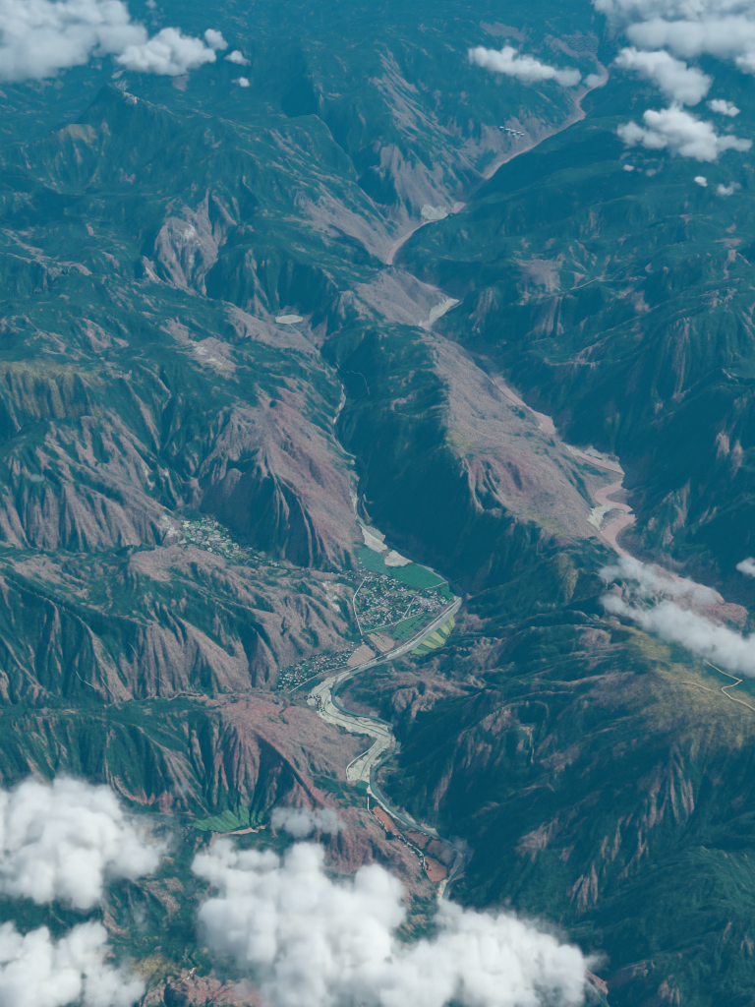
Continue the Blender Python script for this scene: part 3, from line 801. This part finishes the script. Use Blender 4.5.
def house_mesh(name, w, d, hgt, pitched):
    v = []; f = []; mi = []
    def box(x0, x1, y0, y1, z0, z1, m, top=True):
        b = len(v)
        v.extend([(x0, y0, z0), (x1, y0, z0), (x1, y1, z0), (x0, y1, z0), (x0, y0, z1), (x1, y0, z1), (x1, y1, z1), (x0, y1, z1)])
        for q in ((0, 1, 5, 4), (1, 2, 6, 5), (2, 3, 7, 6), (3, 0, 4, 7), (3, 2, 1, 0)): f.append(tuple(b + k for k in q)); mi.append(m)
        if top: f.append((b + 4, b + 5, b + 6, b + 7)); mi.append(1)
    box(-w / 2, w / 2, -d / 2, d / 2, -3, hgt, 0)
    if pitched:
        b = len(v)
        v.extend([(-w / 2 - .6, -d / 2 - .6, hgt + .1), (w / 2 + .6, -d / 2 - .6, hgt + .1), (w / 2 + .6, d / 2 + .6, hgt + .1), (-w / 2 - .6, d / 2 + .6, hgt + .1), (-w / 2 - .6, 0, hgt + 3), (w / 2 + .6, 0, hgt + 3)])
        for q in ((0, 1, 5, 4), (2, 3, 4, 5), (1, 2, 5), (3, 0, 4), (3, 2, 1, 0)): f.append(tuple(b + k for k in q)); mi.append(1)
    else:
        box(-w / 2 - .4, w / 2 + .4, -d / 2 - .4, d / 2 + .4, hgt + .05, hgt + .9, 1)
        box(-w / 2 + 1, w / 6, -d / 2 + 1, d / 5, hgt + .92, hgt + 3.2, 0)
    me = bpy.data.meshes.new(name); me.from_pydata(v, [], f); me.polygons.foreach_set('material_index', mi); me.update()
    return me
M_wall = plain('whitewashed_earth_wall', (.62, .58, .50), (.52, .47, .40), 1 / 8)
M_roof = plain('pale_earth_roof', (.50, .44, .37), (.62, .58, .52), 1 / 10)
M_tin = plain('blue_grey_tin_roof', (.36, .42, .45), (.46, .50, .52), 1 / 10, .5)
kinds = []
for w, d, hg, pt in [(17, 12, 6.5, 0), (14, 11, 6, 0), (22, 10, 6.5, 0), (24, 11, 5, 1), (15, 13, 7, 0)]:
    me = house_mesh('house', w, d, hg, pt); me.materials.append(M_wall); me.materials.append(M_tin if pt else M_roof); kinds.append(me)
rng = np.random.default_rng(21)
def hamlet(pts, n, label, grp, gap=24, rot=.6):
    poly = ground_poly(pts)
    res = scatter(poly, n, rng, gap, 1, rot)
    for p in res:
        o = bpy.data.objects.new('house', kinds[rng.integers(len(kinds))]); scene.collection.objects.link(o)
        o.location = (p[0], p[1], float(zat(p[0], p[1])) + 1.2); o.scale = (rng.uniform(.75, 1.5), rng.uniform(.75, 1.3), 1); o.rotation_euler.z = rot + rng.normal(0, .1) + (math.pi / 2) * (rng.random() < .25)
        group_props(o, label, 'house', grp)
    return poly, res
hm_main = [(366, 577), (378, 575), (394, 579), (404, 585), (425, 591), (438, 592), (452, 600), (436, 613), (425, 612), (412, 617), (396, 622), (378, 627), (364, 630), (358, 618), (358, 598)]
v1, h1 = hamlet(hm_main, 170, 'small pale flat roofed house in the main valley village', 'houses of the main village', 16)
v2, h2 = hamlet([(284, 668), (300, 662), (330, 656), (352, 652), (344, 664), (322, 672), (300, 684), (282, 690), (276, 682)], 55, 'small pale house in the lower hamlet at the hill foot', 'houses of the lower hamlet', 26, .3)
v3, h3 = hamlet([(178, 520), (212, 516), (238, 533), (257, 550), (290, 569), (250, 562), (205, 547), (188, 537)], 45, 'small pale house among terraces of the side valley', 'houses of the side valley hamlet', 40, .2)
v4, h4 = hamlet([(392, 826), (404, 836), (420, 850), (424, 868), (416, 862), (404, 846)], 9, 'small pale house beside the red ploughed terraces', 'houses by the red terraces', 40, .2)

for pts, n, gp in [([(352, 640), (366, 640), (360, 652), (340, 660), (345, 650)], 8, 26), ([(335, 568), (358, 570), (364, 580), (352, 582), (330, 576)], 12, 24), ([(358, 556), (368, 560), (374, 574), (362, 576)], 6, 30)]:
    hamlet(pts, n, 'small pale house straggling at the edge of the main village', 'houses straggling round the main village', gp)
# patchwork of little plots round the houses (too small to pick apart)
def patchwork(poly, label, seed, size=38, mats=(M_dgreen, M_ygreen, M_grey, M_pink, M_teal), fill=.7, rot=.5):
    r = np.random.default_rng(seed)
    c = poly[:, :2].mean(0); R = np.linalg.norm(poly[:, :2] - c, axis=1).max()
    n = int(R / size) + 2; V = []; F = []; MI = []
    J = r.normal(0, .18, (2 * n + 2, 2 * n + 2, 2))
    cr, sr = math.cos(rot), math.sin(rot)
    def pt(i, j):
        a = (i - n + J[i, j, 0]) * size * 1.3; b = (j - n + J[i, j, 1]) * size * .9
        return c[0] + a * cr - b * sr, c[1] + a * sr + b * cr
    LIFT[0] += .12
    for i in range(2 * n):
        for j in range(2 * n):
            if r.random() > fill: continue
            q = np.array([pt(i, j), pt(i + 1, j), pt(i + 1, j + 1), pt(i, j + 1)]); m = q.mean(0)
            w_ = m + 26 * np.array([float(perlin(m[0] / 70, m[1] / 70, 7)), float(perlin(m[0] / 70 + 5, m[1] / 70, 8))])
            if not inside(poly, w_[:1], w_[1:])[0]: continue
            q = m + (q - m) * .9
            zz = zat(q[:, 0], q[:, 1]) + 1.6
            b0 = len(V); V.extend([(a[0], a[1], z_) for a, z_ in zip(q, zz)]); F.append((b0, b0 + 1, b0 + 2, b0 + 3)); MI.append(int(r.integers(len(mats))))
    me = bpy.data.meshes.new('garden_plots'); me.from_pydata(V, [], F)
    for m in mats: me.materials.append(m)
    me.polygons.foreach_set('material_index', MI); me.update()
    return group_props(link('garden_plots', me), label, 'plots', kind='stuff')
patchwork(v1, 'tiny garden plots between the main village houses', 1, 60, (M_dgreen, M_ygreen, M_dgreen, M_grey, M_pink, M_green, M_teal), .85)
patchwork(v2, 'tiny garden plots round the lower hamlet', 2, 34)
patchwork(v3, 'terraced plots climbing the side valley', 3, 44, (M_dgreen, M_ygreen, M_sand, M_grey, M_sand), .85, .2)

# trees: each a cluster of uneven leafy lumps on a short trunk
def tree_mass(name, spots, label, mat, seed, hmin=5, hmax=11):
    r = np.random.default_rng(seed)
    g = (1 + 5 ** .5) / 2
    ico = np.array([(-1, g, 0), (1, g, 0), (-1, -g, 0), (1, -g, 0), (0, -1, g), (0, 1, g), (0, -1, -g), (0, 1, -g), (g, 0, -1), (g, 0, 1), (-g, 0, -1), (-g, 0, 1)]) / math.hypot(1, g)
    fc = np.array([(0, 11, 5), (0, 5, 1), (0, 1, 7), (0, 7, 10), (0, 10, 11), (1, 5, 9), (5, 11, 4), (11, 10, 2), (10, 7, 6), (7, 1, 8), (3, 9, 4), (3, 4, 2), (3, 2, 6), (3, 6, 8), (3, 8, 9), (4, 9, 5), (2, 4, 11), (6, 2, 10), (8, 6, 7), (9, 8, 1)])
    VV = []; FF = []
    for p in spots:
        hgt = r.uniform(hmin, hmax); z0 = float(zat(p[0], p[1])) + 1
        for k in range(2):
            c = np.array([p[0] + r.normal(0, hgt * .28), p[1] + r.normal(0, hgt * .28), z0 + hgt * r.uniform(.35, .75)])
            v = ico * (1 + r.normal(0, .2, (12, 1))) * hgt * r.uniform(.28, .5) * np.array([1, 1, 1.15]) + c
            FF.append(fc + 12 * len(VV)); VV.append(v)
    me = bpy.data.meshes.new(name); me.from_pydata(np.vstack(VV).tolist(), [], np.vstack(FF).tolist()); me.update()
    return group_props(link(name, me, mat), label, 'trees', kind='stuff')
M_leaf = plain('poplar_leaves', (.012, .045, .022), (.03, .085, .035), 1 / 9)
def hedge(px_pts, n, r, spread=9):
    P = catmull([hit(*p) for p in px_pts], 8); k = r.integers(0, len(P), n)
    return [(P[i, 0] + r.normal(0, spread), P[i, 1] + r.normal(0, spread)) for i in k]
r = np.random.default_rng(5)
tm = [tuple(p) for p in scatter(v1, 1200, r, 6, -1)]
for pts, n in [([(358, 578), (330, 572), (300, 571), (270, 565), (250, 558)], 420), ([(364, 640), (372, 648), (380, 655)], 70), ([(352, 600), (356, 622), (362, 638)], 50), ([(384, 642), (378, 636), (372, 634)], 30), ([(410, 655), (424, 655), (438, 651), (446, 640), (455, 628)], 90),
               ([(396, 640), (410, 628), (424, 616)], 60), ([(388, 568), (402, 568), (416, 565)], 25), ([(425, 590), (412, 588), (400, 583)], 50)]:
    tm += hedge(pts, n, r)
tree_mass('village_trees', tm, 'dark trees and hedges among the main village houses', M_leaf, 1, 6, 12)
tl = [tuple(p) for p in scatter(v2, 330, r, 10)]
for pts, n in [([(276, 690), (300, 682), (322, 670), (345, 664)], 140), ([(284, 668), (310, 659), (352, 651)], 110), ([(290, 700), (308, 698), (318, 700), (322, 712)], 90)]:
    tl += hedge(pts, n, r, 12)
tree_mass('hamlet_trees', tl, 'dark trees round the lower hamlet', M_leaf, 2, 6, 13)
ts = [tuple(p) for p in scatter(v3, 420, r, 12)]
for pts, n in [([(160, 502), (185, 515), (215, 527), (240, 545), (262, 560), (300, 571)], 420), ([(190, 545), (215, 552), (245, 562)], 160), ([(206, 516), (228, 525), (244, 543)], 130)]:
    ts += hedge(pts, n, r, 16)
tree_mass('terrace_trees', ts, 'dark tree rows along the side valley terraces', M_leaf, 3, 7, 14)
tr = []
for pts, n in [([(370, 800), (373, 815), (386, 830), (404, 842), (420, 856), (424, 876)], 130), ([(380, 808), (392, 818), (400, 829), (420, 834), (440, 842), (455, 854)], 120), ([(398, 830), (410, 840), (424, 852), (436, 858), (446, 866)], 110), ([(430, 840), (424, 852), (428, 870)], 60), ([(436, 858), (444, 850), (448, 845)], 40), ([(396, 750), (390, 760), (378, 770)], 30)]:
    tr += hedge(pts, n, r, 6)
tree_mass('hedge_trees', tr, 'dark hedge trees between the red terraces', M_leaf, 4, 9, 16)

# far sheds and town
M_white = plain('white_sheet_roof', (.80, .80, .76), (.72, .73, .70), 1 / 20)
def shed(px, py, w, d, rz, label):
    me = house_mesh('shed', w, d, 6, 1); me.materials.append(M_wall); me.materials.append(M_white)
    p = hit(px, py); o = link('shed', me); o.location = p; o.rotation_euler.z = rz
    return group_props(o, label, 'shed', 'white sheds by the far river')
for k, (px, py, w) in enumerate([(502, 127.5, 90), (508, 129.5, 110), (513, 131, 120), (518, 132.5, 120), (522, 134.5, 100), (514, 134.8, 80)]):
    shed(px, py, w * .75, 70, -.35, ['long white roofed shed, leftmost of the far group', 'white roofed shed, second from the left in the far group', 'white roofed shed in the middle of the far group', 'white roofed shed right of the middle one in the far group', 'white roofed shed, rightmost of the far group', 'small white roofed shed below the far group'][k])
tp = ground_poly([(562, 38), (590, 36), (618, 40), (622, 50), (596, 56), (572, 50)])
V = []; F = []
for p in scatter(tp, 420, np.random.default_rng(9), 30):
    w, d, hh = np.random.default_rng(int(p[0]) & 1023).uniform(18, 60, 3); b = len(V); z0 = float(zat(*p)); hh = hh * .35
    V += [(p[0] - w / 2, p[1] - d / 2, z0 - 5), (p[0] + w / 2, p[1] - d / 2, z0 - 5), (p[0] + w / 2, p[1] + d / 2, z0 - 5), (p[0] - w / 2, p[1] + d / 2, z0 - 5)]
    V += [(x, y, z0 + hh) for x, y, _ in V[b:b + 4]]
    F += [tuple(b + k for k in q) for q in ((0, 1, 5, 4), (1, 2, 6, 5), (2, 3, 7, 6), (3, 0, 4, 7), (4, 5, 6, 7))]
me = bpy.data.meshes.new('far_town'); me.from_pydata(V, [], F); me.update()
group_props(link('far_town', me, M_grey), 'hazy pale far town on the plain at the top', 'town', kind='stuff')

# ------------------------------------------------------------------ clouds
NT = 64
_tile = RNG.random((NT, NT, NT)).astype(np.float32)
def tnoise(P):
    f = np.floor(P).astype(int); t = P - f; t = t * t * (3 - 2 * t)
    i0 = f % NT; i1 = (f + 1) % NT
    r = 0
    for a in (0, 1):
        for b in (0, 1):
            for c in (0, 1):
                ii = (i1 if a else i0)[..., 0]; jj = (i1 if b else i0)[..., 1]; kk = (i1 if c else i0)[..., 2]
                r = r + _tile[ii, jj, kk] * (t[..., 0] if a else 1 - t[..., 0]) * (t[..., 1] if b else 1 - t[..., 1]) * (t[..., 2] if c else 1 - t[..., 2])
    return r

def surface_nets(F, org, hs):
    S = F > 0
    c = np.zeros(tuple(n - 1 for n in F.shape), int)
    corners = [(a, b, d) for a in (0, 1) for b in (0, 1) for d in (0, 1)]
    sl = lambda A, k: A[k[0]:A.shape[0] - 1 + k[0], k[1]:A.shape[1] - 1 + k[1], k[2]:A.shape[2] - 1 + k[2]]
    for k in corners: c += sl(S, k)
    act = (c > 0) & (c < 8)
    ids = -np.ones(act.shape, int); n = int(act.sum()); ids[act] = np.arange(n)
    I = np.argwhere(act)
    acc = np.zeros((n, 3)); cnt = np.zeros(n)
    val = {k: F[I[:, 0] + k[0], I[:, 1] + k[1], I[:, 2] + k[2]] for k in corners}
    for k in corners:
        for ax in range(3):
            if k[ax] == 0:
                k2 = tuple(1 if q == ax else k[q] for q in range(3))
                a, b = val[k], val[k2]; m = (a > 0) != (b > 0)
                t = np.where(m, a / np.where(m, a - b, 1), 0)
                p = np.array(k, float)[None].repeat(n, 0); p[:, ax] += t
                acc[m] += p[m]; cnt[m] += 1
    V = (I + acc / cnt[:, None]) * hs + org
    faces = []
    for ax in range(3):
        u, v = (ax + 1) % 3, (ax + 2) % 3
        s0 = [slice(None)] * 3; s1 = [slice(None)] * 3
        s0[ax] = slice(0, -1); s1[ax] = slice(1, None)
        A, B = S[tuple(s0)], S[tuple(s1)]
        E = np.argwhere(A != B)
        E = E[(E[:, u] > 0) & (E[:, v] > 0) & (E[:, u] < F.shape[u] - 1) & (E[:, v] < F.shape[v] - 1)]
        o = np.zeros(3, int)
        def cid(du, dv):
            q = E.copy(); q[:, u] += du; q[:, v] += dv; return ids[q[:, 0], q[:, 1], q[:, 2]]
        Q = np.stack([cid(-1, -1), cid(0, -1), cid(0, 0), cid(-1, 0)], 1)
        fl = ~A[E[:, 0], E[:, 1], E[:, 2]]
        Q[fl] = Q[fl][:, ::-1]
        faces.append(Q)
    return V, np.vstack(faces)

NEAR_Z, FAR_Z = 2300, 3000
def cloud_mat(name, dens):
    m = bpy.data.materials.new(name); m.use_nodes = True; t = m.node_tree
    t.nodes.remove(t.nodes['Principled BSDF'])
    v = t.nodes.new('ShaderNodeVolumePrincipled')
    v.inputs['Color'].default_value = (.995, .995, .995, 1)
    v.inputs['Density'].default_value = dens
    v.inputs['Anisotropy'].default_value = .35
    t.links.new(v.outputs[0], t.nodes['Material Output'].inputs['Volume'])
    return m

def largest(M):
    """the largest connected lump of a voxel mask"""
    lab = np.where(M, np.arange(1, M.size + 1).reshape(M.shape), 0)
    for _ in range(400):
        new = lab
        for ax in range(3):
            a = [slice(None)] * 3; b = [slice(None)] * 3; a[ax] = slice(1, None); b[ax] = slice(0, -1)
            n2 = new.copy()
            n2[tuple(a)] = np.maximum(n2[tuple(a)], new[tuple(b)]); n2[tuple(b)] = np.maximum(n2[tuple(b)], new[tuple(a)])
            new = np.where(M, n2, 0)
        if (new == lab).all(): break
        lab = new
    u, c = np.unique(lab[lab > 0], return_counts=True)
    return lab == u[c.argmax()]

def cloud(puffs, z, label, dens=.016, seed=0, extra=5, flat=.62, group='clouds drifting over the mountains', rough=1.0, soft=1.0):
    """puffs: (photo column, row, radius in photo pixels); z: height of the cloud's middle"""
    r = random.Random(seed)
    S = []
    for (px, py, rp) in puffs:
        c = at(px, py, z + r.uniform(-.3, .3) * rp * 4)
        R = (1.18 if z > 2700 else 1.0) * rp * depth_of(c) / FPX
        S.append((c[0], c[1], c[2], R))
        for _ in range(extra):
            a = r.uniform(0, 2 * math.pi); q = R * r.uniform(.45, .95)
            S.append((c[0] + q * math.cos(a), c[1] + q * math.sin(a), c[2] + r.uniform(-.25, .6) * R * flat, R * r.uniform(.3, .6)))
    S = np.array(S)
    scale = np.median([depth_of(np.array(s[:3])) for s in S]) / FPX      # metres per photo pixel
    hs = max(scale * 1.5, 5)
    maxR = S[:, 3].max(); medR = np.median([p[2] for p in puffs]) * scale
    lo = (S[:, :3] - S[:, 3:4] * np.array([1.6, 1.6, 1.1])).min(0); hi = (S[:, :3] + S[:, 3:4] * np.array([1.6, 1.6, 1.1])).max(0)
    n = np.maximum(((hi - lo) / hs).astype(int) + 2, 6)
    while n.prod() > 850000:
        hs *= 1.1; n = np.maximum(((hi - lo) / hs).astype(int) + 2, 6)
    ax = [lo[i] + np.arange(n[i]) * hs for i in range(3)]
    P = np.stack(np.meshgrid(*ax, indexing='ij'), -1).astype(np.float32)
    acc = np.zeros(P.shape[:3], np.float32)
    for s in S:
        i0 = np.maximum(((s[:3] - 1.8 * s[3] - lo) / hs).astype(int), 0); i1 = ((s[:3] + 1.8 * s[3] - lo) / hs).astype(int) + 2
        k = tuple(slice(a, b) for a, b in zip(i0, i1))
        p = P[k]
        d = np.sqrt((p[..., 0] - s[0]) ** 2 + (p[..., 1] - s[1]) ** 2 + ((p[..., 2] - s[2]) / flat) ** 2) / s[3]
        acc[k] += np.exp(5.0 * np.clip(1.75 - d, 0, 1.75)) - 1
    shape = np.log1p(acc) / 5.0 - .75            # about 1 - distance / radius, smoothly joined
    bill = 0; amp = 1; tot = 0; L = medR * 1.15
    for o in range(6):
        q = tnoise(P / L + seed * 7.3 + o * 3.1)
        b = 1 - np.abs(q - .5) * 2                # billows
        bill = bill + amp * (.65 * (1 - b * b) + .35 * q); tot += amp
        amp *= .78; L *= .5
        if L < hs * 1.3: break
    bill = bill / tot
    bill = (bill - bill.mean()) / (bill.std() + 1e-6)
    f = shape + .27 * rough * bill
    def shell(level, one):
        g = f - level
        g[0] = g[-1] = -1; g[:, 0] = g[:, -1] = -1; g[..., 0] = g[..., -1] = -1
        if one: g = np.where((g > 0) & ~largest(g > 0), -1e-3, g)
        return surface_nets(g, lo, hs)
    c0 = S[:, :3].mean(0)
    if z <= NEAR_Z + 200 and dens == .016: dens = .019
    def mk(nm, level, d, parent, one):
        V, Q = shell(level, one)
        me = bpy.data.meshes.new(nm); me.from_pydata((V - (c0)).tolist(), [], Q.tolist()); me.update()
        me.polygons.foreach_set('use_smooth', np.ones(len(Q), bool))
        return link(nm, me, cloud_mat(nm + '_vapour', d), parent)
    o = mk('cloud', .30, dens, None, True); o.location = c0
    group_props(o, label, 'cloud', group)
    for nm, lv, d in (('fringe', .12, dens * .26), ('veil', -.12, dens * .10)):
        c = mk(nm, lv, d, o, False); c['kind'] = 'stuff'
    return o

cloud([(30, 815, 42), (75, 830, 45), (110, 850, 36), (140, 860, 24), (30, 870, 34), (80, 878, 26), (5, 840, 30)], NEAR_Z, 'large white cumulus cloud at the left edge above the lower dark slope', seed=1)
cloud([(20, 985, 45), (70, 975, 36), (110, 985, 28), (90, 940, 18), (5, 950, 20)], NEAR_Z, 'white cloud filling the bottom left corner', seed=2)
cloud([(218, 868, 24), (250, 880, 34), (295, 880, 32), (370, 900, 32), (330, 910, 38)], NEAR_Z, 'billowing white cloud behind the largest bottom cloud', seed=3)
cloud([(250, 940, 45), (300, 930, 60), (350, 960, 58), (280, 985, 40), (400, 985, 45)], NEAR_Z + 150, 'largest white cloud at the bottom centre', seed=4)
cloud([(470, 950, 36), (520, 955, 42), (560, 970, 34), (490, 985, 40), (450, 915, 16)], NEAR_Z, 'rounded white cloud at the bottom right of the cloud bank', seed=5)
cloud([(300, 818, 17), (322, 822, 14), (280, 820, 12), (338, 828, 9)], 1100, 'small thin grey wisp over the red gullied ridge', seed=6, dens=.010)
cloud([(612, 572, 12), (635, 572, 18), (655, 580, 15), (680, 588, 13), (705, 596, 11), (640, 590, 12)], 1600, 'thin wispy cloud beside the brown river bend', seed=7, dens=.006, rough=1.3)
cloud([(640, 612, 16), (665, 622, 22), (695, 634, 27), (725, 648, 27), (755, 655, 26), (612, 602, 13)], 1650, 'pale stretched cloud over the grassy shoulder at right', seed=8, dens=.0065)
cloud([(748, 566, 9), (756, 574, 9)], 1800, 'tiny white cloud cut by the right edge', seed=9, dens=.01)
cloud([(10, 30, 30), (30, 55, 24), (55, 55, 18), (40, 20, 26), (75, 40, 18), (100, 20, 22), (120, 40, 20), (5, 65, 16), (85, 10, 18)], FAR_Z, 'big white cumulus bank in the top left corner', seed=10)
cloud([(150, 55, 18), (175, 48, 18), (190, 58, 14), (170, 70, 9), (135, 62, 12)], FAR_Z, 'cream cumulus cloud right of the top left bank', seed=11)
cloud([(214, 37, 8), (217, 44, 7)], FAR_Z, 'small rounded puff right of the cream cumulus', seed=12)
cloud([(235, 58, 7), (244, 62, 4)], FAR_Z, 'small white puff below the rounded puff', seed=13)
cloud([(243, 82, 6), (234, 81, 3)], FAR_Z, 'lowest and smallest of the three stray puffs', seed=14)
cloud([(480, 56, 11), (500, 62, 14), (525, 70, 14), (545, 72, 11), (570, 76, 10), (595, 80, 8)], FAR_Z, 'long slanting white cloud near the top centre', seed=15, dens=.012)
cloud([(650, 8, 28), (690, 10, 30), (730, 6, 30), (760, 15, 28), (655, 35, 20), (685, 40, 20), (715, 36, 22), (745, 36, 22)], FAR_Z, 'bright cloud bank filling the top right corner', seed=16)
cloud([(630, 60, 12), (650, 68, 16), (675, 80, 18), (695, 85, 14), (685, 95, 10)], FAR_Z, 'ragged cream cloud under the top right bank', seed=17)
cloud([(632, 133, 12), (670, 122, 17), (690, 135, 20), (705, 150, 14), (725, 143, 9), (740, 146, 7), (655, 140, 10)], FAR_Z - 200, 'rounded cream cumulus with a hump at upper right', seed=18)
cloud([(720, 106, 9), (728, 112, 6)], FAR_Z, 'small ragged cloud above the humped cumulus', seed=19, dens=.01)
cloud([(700, 181, 6), (704, 184, 4)], FAR_Z - 400, 'tiny bright puff below the humped cumulus', seed=20)
cloud([(724, 190, 8), (735, 186, 5)], FAR_Z - 400, 'small faint puff right of the tiny bright one', seed=21, dens=.008)
cloud([(650, 172, 5), (628, 168, 5), (640, 170, 4)], FAR_Z - 400, 'faint wisps left below the humped cumulus', seed=22, dens=.008)
cloud([(750, 62, 12), (755, 50, 10)], FAR_Z, 'white cloud lump at the right edge under the corner bank', seed=23)
cloud([(36, 477, 6), (42, 478, 4)], 1500, 'lone little grey puff over the left hillside', seed=24, dens=.007)
cloud([(606, 5, 10), (612, 12, 6)], FAR_Z, 'faint small cloud at the top edge near the far town', seed=25, dens=.006)

# ------------------------------------------------------------------ haze
bmv = [(x, y, z) for x in (-100000, 100000) for y in (-62000, 162000) for z in (-2600, CAM_Z + 400)]
bmf = [(0, 1, 3, 2), (4, 6, 7, 5), (0, 4, 5, 1), (2, 3, 7, 6), (0, 2, 6, 4), (1, 5, 7, 3)]
hm = bpy.data.meshes.new('haze'); hm.from_pydata(bmv, [], bmf); hm.update()
m_h = bpy.data.materials.new('haze_air'); m_h.use_nodes = True; t = m_h.node_tree
t.nodes.remove(t.nodes['Principled BSDF'])
v = t.nodes.new('ShaderNodeVolumePrincipled')
v.inputs['Color'].default_value = (.003, .230, .400, 1)
v.inputs['Density'].default_value = 1 / 22500
v.inputs['Anisotropy'].default_value = 0.0
t.links.new(v.outputs[0], t.nodes['Material Output'].inputs['Volume'])
haze = link('haze', hm, m_h)
group_props(haze, 'teal blue haze filling the air over the valleys', 'haze', kind='stuff')
